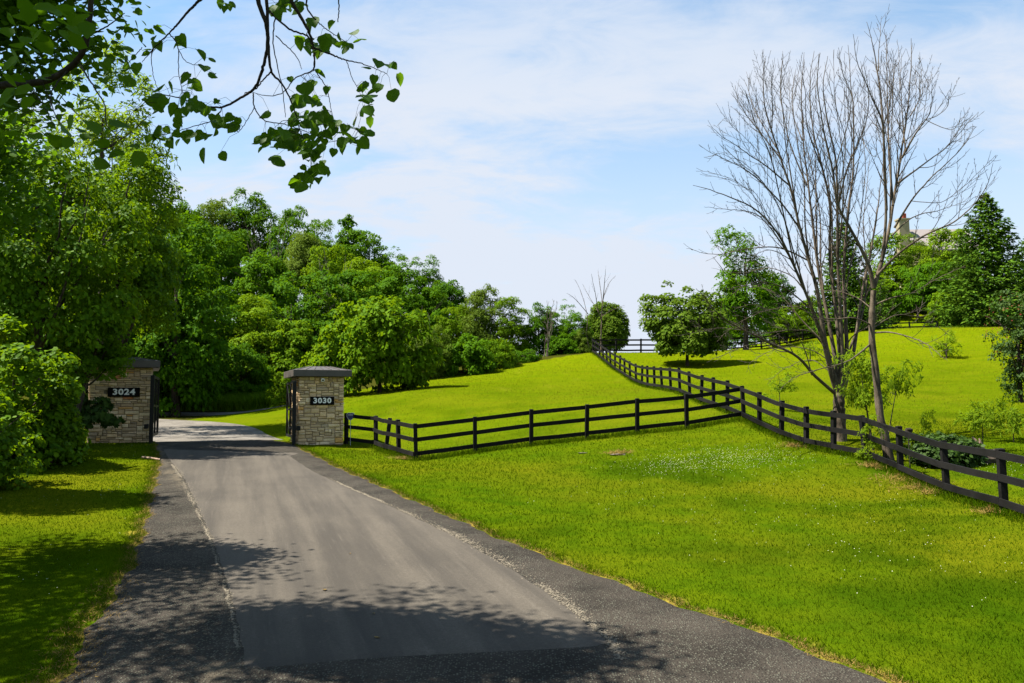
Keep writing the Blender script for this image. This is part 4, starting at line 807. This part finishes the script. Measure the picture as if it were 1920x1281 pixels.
def spruce(u, vt, w, d, seed, label, lv=26, per=26):
    b = gpt(u, d); H = pt(u, vt, d)[2] - b[2]; r = empty('spruce', b); tag(r, label, 'tree'); obj('foliage', spruce_mesh(seed, H, w / 3000 * d, lv, per), r)
    V, F = tubes([(np.array([(0, 0, -0.4), (0, 0, H * 0.5), (0, 0, H * 0.97)]), np.array([0.22, 0.12, 0.02]))], 7); obj('trunk', mesh('trunk', V, F, M['bark'], True), r)
spruce(1862, 366, 205, 85, 1, 'big dense spruce standing right of the cream house', 30, 34)
spruce(1588, 418, 135, 80, 2, 'dark spruce behind the stems of the bare trees', 26, 26)
spruce(1655, 520, 75, 92, 3, 'smaller dark spruce half hidden by the slim bare trunk', 18, 20)
spruce(1945, 430, 170, 96, 4, 'second spruce cut by the right edge behind the big one', 24, 24)
spruce(1812, 436, 90, 100, 5, 'slim young spruce just left of the big spruce', 20, 20)
# ---- bare trees
def side_twigs(rg, path, r0, r1, start, dens, lmax, level, out):
    seg = np.linalg.norm(np.diff(path, axis=0), axis=1); c = np.concatenate([[0], np.cumsum(seg)]); L = c[-1]; s = start * L + rg.uniform(0, dens)
    az = rg.uniform(0, 6.28)
    while s < L * 0.97:
        f = s / L; i = min(np.searchsorted(c, s) - 1, len(path) - 2); i = max(i, 0); p = path[i] + (path[i + 1] - path[i]) * (s - c[i]) / seg[i]; t = (path[i + 1] - path[i]) / seg[i]
        az += 2.4 + rg.normal(0, 0.5); a = np.cross(t, [0.3, 0.2, 1.0]); a /= np.linalg.norm(a) + 1e-9; b = np.cross(t, a); sd = a * math.cos(az) + b * math.sin(az); an = rg.uniform(0.38, 0.8)
        dvec = t * math.cos(an) + sd * math.sin(an); l = lmax * rg.uniform(0.35, 1.0) * (1.0 - 0.85 * f); n = 6; q = np.linspace(0, 1, n)[:, None]; bend = np.array([0, 0, 1.0]) * rg.uniform(0.3, 0.75) * l if level < 3 else np.array([0, 0, 0.15]) * l
        pp = p + dvec * l * q + bend * l * q ** 2 + np.cumsum(rg.normal(0, 0.009 * l, (n, 3)), 0) * q; rr = (r0 + (r1 - r0) * f) * 0.5; rr = max(min(rr, 0.022 if level == 1 else 0.010), 0.0065)
        out.append((pp, np.linspace(rr, 0.0045, n)))
        if level < 3 and l > 0.45: side_twigs(rg, pp, rr, 0.004, 0.22, dens * 0.62, l * 0.46, level + 1, out)
        s += dens * rg.uniform(0.6, 1.4)
def z6(p): return (1260 + p[0] / 2.135, 20 + p[1] / 2.135)
def bare_tree(name, label, base_d, trunk_px, trunk_r, stems, seed, dens=0.23, lmax=1.9, conv=z6, twigmat='twig', tsides=9):
    rg = np.random.default_rng(seed); b = gpt(trunk_px[0][0], base_d); r = empty(name, b); tag(r, label, 'tree', 'bare trees')
    tp = np.array([pt(u, v, base_d) for u, v in trunk_px]); tp[0] = b - np.array([0, 0, 0.25]); tpath = smooth_path(tp, 24); rr = np.interp(np.linspace(0, 1, 24), np.linspace(0, 1, len(trunk_r)), trunk_r)
    rr = rr * (1 + 0.06 * np.sin(np.arange(24) * 1.7)); V, F = tubes([(tpath - b, rr)], tsides); obj('trunk', mesh('trunk', V, F, M['greybark'], True), r); tw = []
    for pts, ra, re, dd in stems:
        px = [conv(p) for p in pts]; n = len(px); ls = np.concatenate([[0], np.cumsum(np.hypot(*np.diff(np.array(px), axis=0).T))]); f = ls / ls[-1]
        w = np.array([pt(u, v, base_d + dd * q ** 1.2) for (u, v), q in zip(px, f)]); path = smooth_path(w, 34) + np.cumsum(rg.normal(0, 0.010, (34, 3)), 0) * np.linspace(0, 1, 34)[:, None]
        rad = ra + (re - ra) * np.linspace(0, 1, 34) ** 0.75; V, F = tubes([(path - b, rad)], 7); obj('branch', mesh('branch', V, F, M['greybark'], True), r)
        side_twigs(rg, path, ra, re, 0.30, dens, lmax, 1, tw)
    V, F = tubes([(p - b, q) for p, q in tw], 3); tag(obj('twigs', mesh('twigs', V, F, M[twigmat]), r), kind='stuff'); return r, len(tw)
A0 = [(672, 1560), (668, 1480)]
SA = [
 ([(668, 1546), (640, 1470), (606, 1330), (562, 1200), (528, 1110), (480, 1000), (425, 890), (345, 800), (250, 750), (160, 715), (85, 690)], .085, .006, -2.5),
 ([(668, 1520), (635, 1420), (606, 1290), (580, 1120), (540, 980), (510, 870), (470, 700), (425, 560), (378, 400), (368, 260), (375, 180)], .10, .006, -0.8),
 ([(672, 1500), (655, 1400), (628, 1250), (590, 1060), (562, 850), (542, 700), (522, 520), (514, 330), (525, 155)], .09, .006, 1.6),
 ([(676, 1510), (672, 1380), (655, 1200), (632, 1000), (632, 800), (604, 640), (572, 500), (560, 300), (580, 165)], .09, .006, 0.3),
 ([(676, 1500), (680, 1350), (672, 1200), (662, 1000), (662, 800), (656, 600), (622, 420), (614, 300), (634, 170)], .085, .006, -1.4),
 ([(680, 1510), (698, 1380), (696, 1250), (686, 1050), (702, 820), (722, 650), (722, 420), (706, 300), (690, 150)], .09, .006, 1.2),
 ([(682, 1530), (716, 1420), (742, 1280), (768, 1100), (800, 950), (826, 800), (840, 690), (860, 560)], .085, .007, 2.2),
 ([(676, 1450), (720, 1330), (760, 1210), (775, 1080), (770, 960), (760, 850), (775, 700), (790, 560)], .05, .006, 2.8),
 ([(480, 1000), (400, 880), (330, 810), (220, 790), (120, 775)], .03, .004, -2.6),
 ([(510, 870), (430, 760), (330, 660), (220, 590), (108, 535)], .035, .004, -1.9),
 ([(470, 700), (380, 625), (300, 570), (200, 500), (140, 452)], .03, .004, -1.2),
 ([(440, 600), (345, 475), (280, 385), (262, 300)], .028, .004, 0.8),
 ([(425, 560), (335, 410), (288, 270)], .025, .004, 1.8),
 ([(400, 470), (405, 330), (415, 190)], .022, .004, -1.6),
 ([(540, 700), (470, 520), (440, 340), (448, 175)], .03, .004, 1.1),
 ([(522, 520), (478, 400), (480, 250)], .022, .004, 2.2),
 ([(662, 800), (700, 640), (765, 480), (790, 330), (770, 190)], .035, .005, -2.2),
 ([(604, 640), (545, 470), (540, 320), (528, 200)], .025, .004, -1.3),
 ([(562, 1200), (450, 1110), (330, 1080), (230, 1130)], .03, .004, -2.8),
 ([(545, 1000), (430, 950), (300, 955), (180, 975), (55, 950)], .03, .004, -3.2),
 ([(610, 1330), (520, 1240), (440, 1150), (330, 1110), (200, 1120)], .028, .004, 1.5),
 ([(640, 1390), (560, 1290), (470, 1280), (350, 1290), (230, 1250)], .028, .004, -2.2),
 ([(655, 1535), (570, 1460), (500, 1385), (385, 1330), (280, 1280), (210, 1245), (160, 1200), (125, 1155), (85, 1120)], .062, .006, -3.4),
 ([(385, 1330), (300, 1340), (200, 1380), (160, 1400)], .02, .004, -3.6),
 ([(280, 1280), (180, 1272), (100, 1290), (20, 1310)], .018, .004, -3.2),
 ([(560, 1460), (520, 1330), (440, 1230), (320, 1180), (250, 1200)], .022, .004, -2.0), ([(650, 1420), (560, 1360), (440, 1350), (330, 1400), (300, 1450)], .020, .004, 1.0), ([(606, 1290), (520, 1190), (400, 1190), (280, 1230), (170, 1310)], .024, .004, -1.5),
 ([(636, 1450), (560, 1400), (460, 1430), (380, 1500)], .018, .004, 1.8), ([(580, 1230), (500, 1080), (390, 1030), (270, 1050), (150, 1030)], .024, .004, 1.2), ([(480, 1000), (400, 960), (330, 980), (250, 1060)], .018, .004, -2.4),
 ([(690, 1360), (730, 1300), (840, 1240), (900, 1180)], .03, .004, -1.0),
]
def resamp(p, n=9):
    p = np.array(p, float); c = np.concatenate([[0], np.cumsum(np.hypot(*np.diff(p, axis=0).T))]); s = np.linspace(0, c[-1], n); return np.column_stack([np.interp(s, c, p[:, 0]), np.interp(s, c, p[:, 1])])
def between(st, pairs, seed):
    g = np.random.default_rng(seed); out = []
    for a, b, w in pairs:
        p, q = resamp(st[a][0]), resamp(st[b][0]); m = p * (1 - w) + q * w; m[1:] += np.cumsum(g.normal(0, 7, (8, 2)), 0) * np.linspace(.2, 1, 8)[:, None]; m[-1, 1] += g.uniform(0, 70); k = g.integers(1, 3)
        j = int(g.integers(2, 5)); m = np.concatenate([[p[j]], (p[j + 1] * .45 + m[j + 1] * .55)[None], m[j + 2:]]); out.append(([tuple(x) for x in m], min(st[a][1], st[b][1]) * .36, .0045, st[a][3] + g.uniform(-.9, .9)))
    return out
SA += between(SA, [(0, 1, .35), (0, 1, .7), (1, 2, .4), (1, 2, .75), (2, 3, .5), (3, 4, .5), (4, 5, .35), (4, 5, .7), (5, 6, .5), (2, 4, .3), (0, 9, .5), (9, 10, .5), (8, 9, .5), (10, 1, .6), (10, 11, .5), (11, 1, .5), (12, 1, .5), (11, 12, .5), (13, 1, .6), (14, 2, .5), (16, 6, .5), (16, 5, .5)], 5)
ra_, na_ = bare_tree('bare_tree', 'large many-stemmed bare tree with a low bough reaching left behind the fence', 26.2, [(1575, 828), (1574, 790), (1573, 755), (1574, 735)], [0.24, 0.195, 0.18, 0.17], SA, 41)
SB = [
 ([(806, 1110), (790, 1030), (755, 950), (710, 868), (660, 770), (640, 640), (600, 460), (580, 300), (586, 180)], .07, .006, -1.5),
 ([(806, 1110), (835, 1020), (868, 880), (892, 740), (920, 580), (945, 430), (966, 250), (972, 105)], .075, .006, 0.9),
 ([(840, 1000), (858, 820), (852, 620), (845, 450), (805, 345), (750, 210), (732, 95)], .05, .005, -0.9),
 ([(858, 800), (850, 560), (838, 360), (820, 220), (805, 130), (788, 40)], .045, .005, 0.4),
 ([(826, 240), (824, 150), (830, 15)], .018, .004, 0.8),
 ([(885, 780), (872, 560), (870, 330), (868, 90)], .04, .005, 1.7),
 ([(920, 590), (985, 480), (1040, 400), (1052, 265)], .035, .004, -1.2),
 ([(905, 690), (1000, 620), (1110, 540), (1225, 425)], .035, .004, 1.4),
 ([(890, 870), (960, 760), (1040, 670), (1150, 560), (1205, 470)], .035, .004, -2.0),
 ([(820, 1060), (900, 980), (1010, 900), (1120, 850), (1200, 785), (1262, 700), (1288, 615)], .045, .004, -2.2),
 ([(880, 900), (960, 830), (1060, 800), (1180, 760)], .028, .004, 2.2),
 ([(935, 560), (920, 400), (915, 180)], .028, .004, 1.2),
 ([(955, 420), (1000, 330), (1000, 230)], .02, .004, 0.5),
 ([(806, 1180), (880, 1150), (960, 1130), (1090, 1060), (1190, 1010)], .03, .004, -1.8),
 ([(806, 1290), (880, 1290), (980, 1320), (1050, 1370), (1100, 1420)], .03, .004, -2.0),
 ([(806, 1270), (900, 1220), (1010, 1230), (1110, 1290)], .022, .004, 1.5),
 ([(800, 1330), (740, 1380), (690, 1410), (580, 1440), (480, 1470), (430, 1520)], .03, .004, -1.2),
 ([(800, 1260), (720, 1230), (620, 1235), (540, 1190), (470, 1180)], .03, .004, -1.6),
 ([(806, 1200), (740, 1150), (660, 1130), (590, 1140)], .022, .004, 1.4),
 ([(755, 950), (690, 900), (600, 860), (520, 850)], .022, .004, -2.4),
]
SB += between(SB, [(0, 2, .35), (0, 2, .65), (1, 3, .5), (1, 3, .8), (1, 6, .5), (1, 5, .4), (6, 7, .35), (6, 7, .7), (7, 8, .5), (8, 9, .5), (9, 10, .5), (1, 12, .5), (11, 5, .5), (12, 6, .5)], 6)
rb_, nb_ = bare_tree('bare_tree', 'slim leaning bare tree with dark trunk close behind the fence', 22.9, [(1669, 866), (1660, 825), (1651, 785), (1645, 730), (1640, 680), (1635, 640), (1635, 590), (1638, 545)], [0.16, 0.125, 0.105, 0.10, 0.095, 0.09, 0.085, 0.075], SB, 42)
zs = lambda p: (780 + p[0] / 3.692, 480 + p[1] / 3.692)
SC = [([(1280, 570), (1285, 450), (1295, 300), (1330, 200), (1380, 140)], .07, .01, 1), ([(1285, 450), (1255, 350), (1240, 250), (1215, 130)], .06, .01, -2), ([(1290, 330), (1275, 200), (1265, 100)], .04, .01, 2), ([(1295, 300), (1305, 180), (1315, 95)], .05, .01, -1),
      ([(1200, 640), (1180, 540), (1190, 420), (1150, 260), (1105, 160)], .06, .01, 2), ([(1190, 400), (1100, 300), (1035, 260)], .04, .01, -2), ([(1285, 420), (1350, 380), (1450, 345)], .04, .01, -2), ([(1270, 400), (1210, 290), (1170, 190)], .04, .01, 1.5)]
bare_tree('bare_tree', 'small pale bare tree at the hilltop fence corner', 74, [(1128, 665), (1127, 640), (1126, 632)], [0.14, 0.11, 0.09], SC, 43, 1.1, 2.2, zs, 'twig', 6)
# dead grey thickets inside the wood
def thicket(u, vt, vb, w, d, n, seed, label):
    rg = np.random.default_rng(seed); b = gpt(u, d); r = empty('dead_tree', b); tag(r, label, 'tree', 'dead grey trees in the wood'); zt = pt(u, vt, d)[2] - b[2]; tw = []; zb = pt(u, vb, d)[2] - b[2]
    for k in range(n):
        x = rg.normal(0, 0.1) * w / 1500 * d; p = np.array([x, rg.normal(0, .3), -0.3]); e = np.array([rg.uniform(-.5, .5) * w / 1500 * d, rg.normal(-0.5, .6), zt * rg.uniform(.8, 1.02)]); q = np.linspace(0, 1, 12)[:, None]; path = p + (e - p) * np.concatenate([q ** 1.6, q ** 1.6, q], 1) + rg.normal(0, .06, (12, 3))
        tw.append((path, np.linspace(.055, .014, 12))); t2 = []; side_twigs(rg, path, .05, .02, max(0.3, zb / zt), .5, 1.8, 2, t2); tw += [(a, np.linspace(.022, .012, len(a))) for a, _ in t2]
    V, F = tubes(tw, 3); obj('branches', mesh('branches', V, F, M['deadtwig']), r)
thicket(505, 405, 500, 95, 84, 9, 1, 'dead grey thicket below the highest crest tree'); thicket(628, 472, 560, 90, 76, 8, 2, 'dead grey thicket lower on the slope under the bright tree'); thicket(790, 570, 670, 60, 62, 7, 3, 'dead brown tree right of the spreading lawn tree'); thicket(1028, 560, 660, 40, 71, 4, 4, 'thin grey dead stems in the gap of the lawn-top row')
# ------------------------------------------------------------------ near tree whose boughs hang into the view
zo = lambda x, y: (x / 2.4, y / 2.4)
tb = np.array([-11.5, 4.5, hgt(-11.5, 4.5)]); NT_ = empty('overhanging_tree', tb); tag(NT_, 'near round-leaved tree whose dark boughs hang down across the top left', 'tree')
rg = np.random.default_rng(21)
trk = smooth_path([tb + np.array(q) for q in ((0, 0, -.3), (.1, .1, 2), (.3, .3, 4.2), (.5, .4, 6.2), (.9, .5, 9.0))], 20) - tb
V, F = tubes([(trk, np.linspace(.32, .12, 20))], 10); obj('trunk', mesh('trunk', V, F, M['bark'], True), NT_)
BR = [  # pixel polylines in enlarged coordinates, distance at start and end, radius at start and end
 ([(1140, -160), (1160, 0), (1195, 100), (1205, 190), (1185, 300), (1150, 390), (1100, 430), (1000, 482), (900, 472), (800, 440), (700, 420)], 5.2, 5.7, .017, .003),
 ([(1185, -160), (1200, 0), (1206, 180), (1220, 320), (1270, 380), (1320, 480), (1340, 560)], 5.25, 5.5, .014, .003),
 ([(1220, 322), (1185, 360), (1150, 400), (1100, 420)], 5.35, 5.5, .006, .003), ([(1205, 45), (1300, 130), (1385, 165), (1410, 240), (1410, 312), (1330, 352), (1270, 420), (1190, 430), (1130, 412)], 5.2, 5.6, .007, .002),
 ([(1290, -120), (1310, 0), (1350, 70), (1392, 150), (1415, 240), (1410, 320)], 5.0, 5.3, .016, .004), ([(1412, 215), (1500, 250), (1560, 272), (1640, 290), (1740, 332)], 5.15, 5.3, .007, .002),
 ([(980, -60), (900, 0), (850, 50), (790, 120), (755, 155), (690, 220), (640, 280)], 5.0, 5.3, .011, .002), ([(762, 150), (800, 210), (804, 320), (820, 405)], 5.2, 5.4, .004, .002), ([(800, 215), (830, 270), (870, 292)], 5.2, 5.3, .003, .002),
 ([(1240, 160), (1330, 250), (1358, 312)], 5.3, 5.4, .004, .002), ([(1415, 315), (1470, 400), (1492, 505)], 5.3, 5.4, .004, .002), ([(1140, 420), (1145, 480), (1190, 542), (1290, 562), (1400, 602), (1480, 640)], 5.5, 5.6, .005, .002),
 ([(1145, 482), (1110, 545), (1075, 595)], 5.5, 5.5, .003, .002), ([(1240, 60), (1230, 200), (1270, 400), (1285, 530)], 5.25, 5.5, .005, .002), ([(1340, 560), (1370, 640), (1400, 720), (1390, 800)], 5.5, 5.6, .004, .002), ([(1560, 272), (1580, 340), (1610, 400)], 5.2, 5.3, .003, .002),
 ([(1420, 90), (1380, 30), (1390, -60)], 5.1, 5.0, .005, .006), ([(1520, 100), (1525, 40), (1520, -40)], 5.1, 5.0, .003, .005), ([(1430, 100), (1480, 140), (1560, 190)], 5.1, 5.2, .004, .002), ([(690, 220), (680, 260), (692, 350), (720, 420)], 5.3, 5.5, .003, .002), ([(640, 215), (600, 260), (560, 300)], 5.25, 5.3, .003, .002),
 ([(1320, 480), (1345, 540), (1420, 560), (1560, 570), (1640, 600)], 5.4, 5.5, .003, .002), ([(1000, 482), (960, 540), (800, 590), (720, 610)], 5.6, 5.7, .004, .002),
 ([(410, -120), (405, 60), (385, 200), (340, 280), (240, 350), (120, 378), (0, 385), (-160, 400)], 4.9, 5.4, .016, .026), ([(360, 290), (420, 390), (470, 470), (480, 560), (540, 620)], 4.9, 4.5, .006, .002), ([(300, 320), (230, 420), (250, 520), (300, 600)], 5.0, 4.4, .005, .002), ([(470, 640), (540, 590), (600, 500)], 5.0, 5.1, .003, .002),
 ([(120, 378), (180, 450), (240, 560)], 5.1, 4.6, .005, .002), ([(350, 270), (380, 180), (480, 120), (560, 60)], 8.5, 9.0, .015, .005)]
paths = []
for pts, d0, d1, r0, r1 in BR:
    n = len(pts); w = np.array([pt(*zo(*p), d0 + (d1 - d0) * k / (n - 1)) for k, p in enumerate(pts)]); q = smooth_path(w, 8 * n); q += rg.normal(0, .0016, q.shape); paths.append((q, np.linspace(r0, r1, len(q)))) 
    V, F = tubes([(q - tb, paths[-1][1])], 6); obj('bough', mesh('bough', V, F, M['darktwig'], True), NT_)
# limbs that carry them, outside the view
for a, b, c, r0, r1 in (((.5, .4, 6.0), paths[0][0][0], (3.0, 0.6, 8.6), .14, .03), ((.5, .4, 6.4), paths[4][0][0], (3.5, 0.3, 9.2), .12, .03), ((.4, .3, 5.5), paths[6][0][0], (2.5, 0.5, 8.0), .10, .02), ((.3, .3, 4.8), paths[23][0][-1], (2.0, .6, 6.0), .10, .03), ((.4, .3, 5.2), np.array([-8.5, 11.5, 5.0]), (1.2, 3.6, 7.0), .13, .03), ((.7, .5, 7.0), np.array([-4.0, 6.5, 6.5]), (4, 1.2, 9.8), .13, .02)):
    q = smooth_path([tb + np.array(a), tb + np.array(c), np.asarray(b)], 18); V, F = tubes([(q - tb, np.linspace(r0, r1, 18))], 8); obj('limb', mesh('limb', V, F, M['bark'], True), NT_)
LC = [(705,200,45,40,4),(720,110,20,15,1),(805,185,15,25,2),(590,220,25,8,1),(620,285,25,12,1),(590,335,15,30,2),(490,300,40,40,3),(860,220,30,12,1),(965,262,28,18,1),(895,290,25,15,1),(960,330,25,25,2),(870,360,30,40,4),(740,370,25,15,2),(985,433,18,12,1),
(720,450,50,50,8),(830,490,60,60,10),(910,480,60,60,8),(980,550,45,50,7),(710,590,45,40,6),(770,630,45,30,4),(820,600,30,30,3),(920,600,35,25,3),(920,663,12,15,1),(990,675,8,12,1),(1050,560,20,40,3),(1075,520,15,12,1),(1215,497,15,10,1),
(1030,20,40,25,4),(1270,15,60,25,5),(1340,10,50,20,5),(1500,100,15,12,1),(1620,140,10,10,1),(1420,90,25,15,2),(1355,165,30,25,2),(1355,215,18,10,1),(1415,210,30,40,4),(1465,200,35,45,4),(1520,175,35,30,3),(1565,195,20,40,3),(1610,175,8,8,1),
(1300,353,8,10,1),(1410,322,10,10,1),(1400,375,45,25,6),(1465,395,10,10,1),(1345,440,35,30,3),(1425,440,40,30,4),(1350,500,30,40,4),(1410,520,50,40,6),(1500,540,40,30,5),(1570,570,40,20,3),(1675,595,8,10,1),(1575,640,25,35,2),(1625,630,25,40,3),(1500,680,10,10,1),(1530,600,35,30,4),
(1250,600,50,60,9),(1310,580,60,50,8),(1200,620,30,40,4),(1260,660,45,30,4),(1390,620,50,50,8),(1440,620,40,40,5),(1330,660,40,40,5),(1185,668,8,8,1),(1265,707,8,8,1),(1410,710,45,45,6),(1450,750,35,40,5),(1355,750,10,10,1),(1335,785,15,15,1),(1345,820,10,10,1),(1390,815,30,35,3),(1420,780,30,30,3),
(1660,305,10,10,1),(1700,272,6,6,1),(1770,285,20,15,2),(1785,330,10,8,1),(1695,340,10,12,1),(1655,370,22,16,2),(1710,415,12,12,1),(1762,395,6,15,1),(1620,395,18,18,2),(1640,440,35,14,4),(1645,480,30,15,3),(1660,522,10,6,1),(1600,520,10,10,1),(1705,380,8,8,1)]
NEARL = [(200,600,55,45,4),(310,630,60,45,5),(490,680,50,30,4),(580,680,35,25,2),(650,690,15,15,1),(220,470,35,20,1),(340,500,30,20,2),(400,540,40,40,2),(500,560,25,35,2),(370,580,40,40,2),(100,410,50,45,3),(30,330,60,60,4),(160,330,50,30,2),(60,500,50,60,4),(20,620,30,50,3),(160,160,120,70,9),(60,60,80,60,9),(300,120,90,60,8),(330,40,80,30,7),(200,30,80,30,6),(120,250,90,60,6)]
HM = [mesh('leaf', L_HEART[0] * np.array([s, 1, f]) - np.array([0, .0, 0]), [tuple(map(int, t)) for t in L_HEART[1]], M['canopy']) for s, f in ((1.0, 1.2), (0.90, 2.6), (1.08, -1.6))]
cand = []
for lst, d0, ds, sz in ((LC, 5.45, .22, .090), (NEARL, 4.4, .35, .098)):
    for cx, cy, rx, ry, n in lst:
        for _ in range(n if (n < 3 or lst is NEARL) else n + (n + 1) // 3): cand.append((pt(*zo(cx + rg.normal(0, .5) * rx, cy + rg.normal(0, .5) * ry), d0 + rg.normal(0, ds)), sz * rg.uniform(.58, 1.22)))
def leaf_frame(rg):
    nrm = np.array([rg.normal(0, .5), rg.normal(-.85, .45), rg.normal(.4, .45)]); t = np.array([rg.normal(0, .55), rg.normal(0, .45), -1.0]); nrm /= np.linalg.norm(nrm); t = t - nrm * (t @ nrm); t /= np.linalg.norm(t); return np.cross(t, nrm), t, nrm
ALLB = np.concatenate([p for p, _ in paths]); stem_paths = []
more = []
for k, (p, s) in enumerate(cand):
    b, t, nr = leaf_frame(rg)
    if k < 300:
        o = obj('leaf', HM[k % 3], NT_); o.matrix_local = Matrix(((b[0] * s, t[0] * s, nr[0] * s, p[0] - tb[0]), (b[1] * s, t[1] * s, nr[1] * s, p[1] - tb[1]), (b[2] * s, t[2] * s, nr[2] * s, p[2] - tb[2]), (0, 0, 0, 1)))
    else: more.append((p, nr, s, t))
    j = np.argmin(((ALLB - p) ** 2).sum(1)); q = ALLB[j]; L = np.linalg.norm(q - p)
    if L < 0.30: stem_paths.append((np.array([q, (q + p) / 2 + UP * L * .16, p]) - tb, np.array([.0016, .0013, .001])))
V, F = tubes(stem_paths, 3); tag(obj('leaf_stalks', mesh('leaf_stalks', V, F, M['darktwig']), NT_), kind='stuff')
# the rest of its crown: far limb showing in the corner, and the roof of leaves above and behind the camera
def add_cloud(cen, rad, n, nclump, cr):
    c = cen + rdir(rg, nclump) * (rg.random((nclump, 1)) ** .33) * np.array(rad); k = rg.integers(0, nclump, n); return c[k] + rg.normal(0, cr, (n, 3)) * np.array([1, 1, .7])
Pc = [np.array([a[0] for a in more])]
for cen, rad, n, nc, cr in (((-11.6, 11.2, 6.0), (2.8, 2.4, 2.2), 9500, 80, .40), ((-10.5, 8.4, 5.4), (1.8, 1.0, 1.4), 3200, 26, .34), ((-5.6, 8.5, 4.6), (1.2, .8, 1.4), 4200, 60, .24), ((-8.6, 8.6, 8.8), (2.2, 1.4, 1.0), 3000, 30, .34), ((-4.7, 8.6, 5.1), (.9, .7, .5), 500, 12, .2), ((-9.0, 12.4, 3.7), (1.7, 0.7, 1.3), 6000, 40, .28), ((-7.2, 8.7, 5.8), (1.4, .8, 1.2), 2400, 26, .3),
                            ((-6.4, 3.6, 7.2), (4.2, 2.7, 1.8), 8500, 75, .42), ((-3.9, 4.1, 6.3), (2.4, 2.2, 1.1), 5000, 44, .34), ((-5.9, 7.9, 6.8), (1.8, .7, .8), 6000, 40, .30), ((-10.5, 6.5, 6.8), (3, 2.5, 2.2), 3500, 40, .4), ((-7.5, 3.0, 4.6), (2.5, 2.2, 1.0), 2200, 26, .36)):
    Pc.append(add_cloud(np.array(cen), rad, n, nc, cr))
vis = [0, 3, 4, 5, 6]                      # pieces of the crown that come into the picture get full leaf outlines
for pick, tm_, w_ in (([k for k in range(len(Pc)) if k in vis], L_HEX, 1.0), ([k for k in range(len(Pc)) if k not in vis], L_RHOMB, 1.35)):
    P = np.concatenate([Pc[k] for k in pick]); n_ = len(P); nr = np.column_stack([rg.normal(0, .5, n_), rg.normal(-.2, .5, n_), rg.normal(.75, .35, n_)]); tg = np.column_stack([rg.normal(0, .6, n_), rg.normal(0, .6, n_), np.full(n_, -.8)])
    V, F = cloud(tm_, P - tb, nr, rg.uniform(.08, .125, n_), rg, tg, w_); tag(obj('crown', mesh('crown', V, F, M['canopy']), NT_), kind='stuff')
# ------------------------------------------------------------------ small things lying about
def lump(seed, n=14, r=1.0, sq=(1, 1, 1)):
    rg = np.random.default_rng(seed); bm_v = []; th = np.linspace(0, math.pi, 7); V = [(0, 0, sq[2] * r)]; k = 9
    for a in th[1:-1]:
        for j in range(k):
            q = r * (1 + rg.normal(0, .16)); V.append((q * math.sin(a) * math.cos(j * 6.283 / k) * sq[0], q * math.sin(a) * math.sin(j * 6.283 / k) * sq[1], q * math.cos(a) * sq[2]))
    V.append((0, 0, -sq[2] * r)); F = [(0, 1 + j, 1 + (j + 1) % k) for j in range(k)]
    for l in range(len(th) - 3):
        for j in range(k): F.append((1 + l * k + j, 1 + (l + 1) * k + j, 1 + (l + 1) * k + (j + 1) % k, 1 + l * k + (j + 1) % k))
    b = 1 + (len(th) - 3) * k; F += [(len(V) - 1, b + (j + 1) % k, b + j) for j in range(k)]; return np.array(V), F
sp0 = gpt(1842, 22.0); r = empty('tree_stump', sp0); tag(r, 'broken weathered stump with splintered pinkish wood behind the fence', 'stump')
V, F = lump(3, r=.30, sq=(1.3, 1, .75)); obj('root_mass', mesh('root_mass', V + np.array([.12, 0, .12]), F, M['bark']), r)
tp = []
for k in range(7):
    a = rg.uniform(-.25, .2); tp.append((np.array([(a, rg.normal(0, .06), .1), (a - .06 + rg.normal(0, .04), rg.normal(0, .06), .35), (a - .16 + rg.normal(0, .08), rg.normal(0, .06), .5 + rg.uniform(0, .25))]), np.array([.085, .07, .02])))
V, F = tubes(tp, 6); obj('splintered_wood', mesh('splintered_wood', V, F, M['deadwood']), r)
p = gpt(1706, 21.8); r = empty('dead_stalk', p); tag(r, 'dark knob on a thin dead stalk poking up behind the top fence board', 'stalk')
V, F = tubes([(np.array([(0, 0, -.1), (.02, 0, .4), (0, 0, .7), (.03, 0, .98)]), np.array([.016, .014, .013, .02]))], 7); obj('stem', mesh('stem', V, F, M['darktwig']), r); V, F = lump(6, r=.10, sq=(1, .9, .9)); obj('knob', mesh('knob', V + np.array([.02, 0, 1.0]), F, M['darktwig']), r)
for k, (u, d, s, lab) in enumerate(((1158, 25.0, .24, 'flat pale stone flush in the lawn below the straight fence'), (1092, 25.6, .15, 'smaller grey stone in the lawn left of the flat pale stone'))):
    p = gpt(u, d); V, F = lump(20 + k, r=s, sq=(1.1, .5, .10)); tag(obj('field_stone', mesh('field_stone', V, F, simple('field_stone_%s' % 'ab'[k], (.20, .17, .125), .9, .1, 0, .4)), None, p + np.array([0, 0, .015])), lab, 'stone')
a = gpt(266, 25.6); b = gpt(300, 25.3); V, F = tubes([(np.array([a + UP * .05, (a + b) / 2 + UP * .06, b + UP * .05]), np.array([.035, .035, .03]))], 6); tag(obj('timber_edging', mesh('timber_edging', V, F, M['deadwood'])), 'thin pale timber lying across the left verge at the paving', 'timber')
# pale dry leaves and chips on the paving
for k, (u, v) in enumerate(((608, 1112), (705, 1205), (700, 1158), (655, 1042))):
    p = pt(u, v, roaddist(v)); z = hfast(p[0], p[1]); V, F = cloud(L_HEART, np.array([[p[0], p[1], float(z) + .040]]), np.array([[.1, .1, 1.]]), .07 if k < 2 else .045, np.random.default_rng(k)); tag(obj('fallen_leaf', mesh('fallen_leaf', V, F, M['strawblade'])), ['pale dry leaf lying near the tip of the tree shadow on the paving', 'small dry leaf in the shade at the bottom of the paving', 'small dry chip at the upper edge of the near shade on the paving', 'tiny chip on the sunlit middle of the paving'][k], 'leaf')
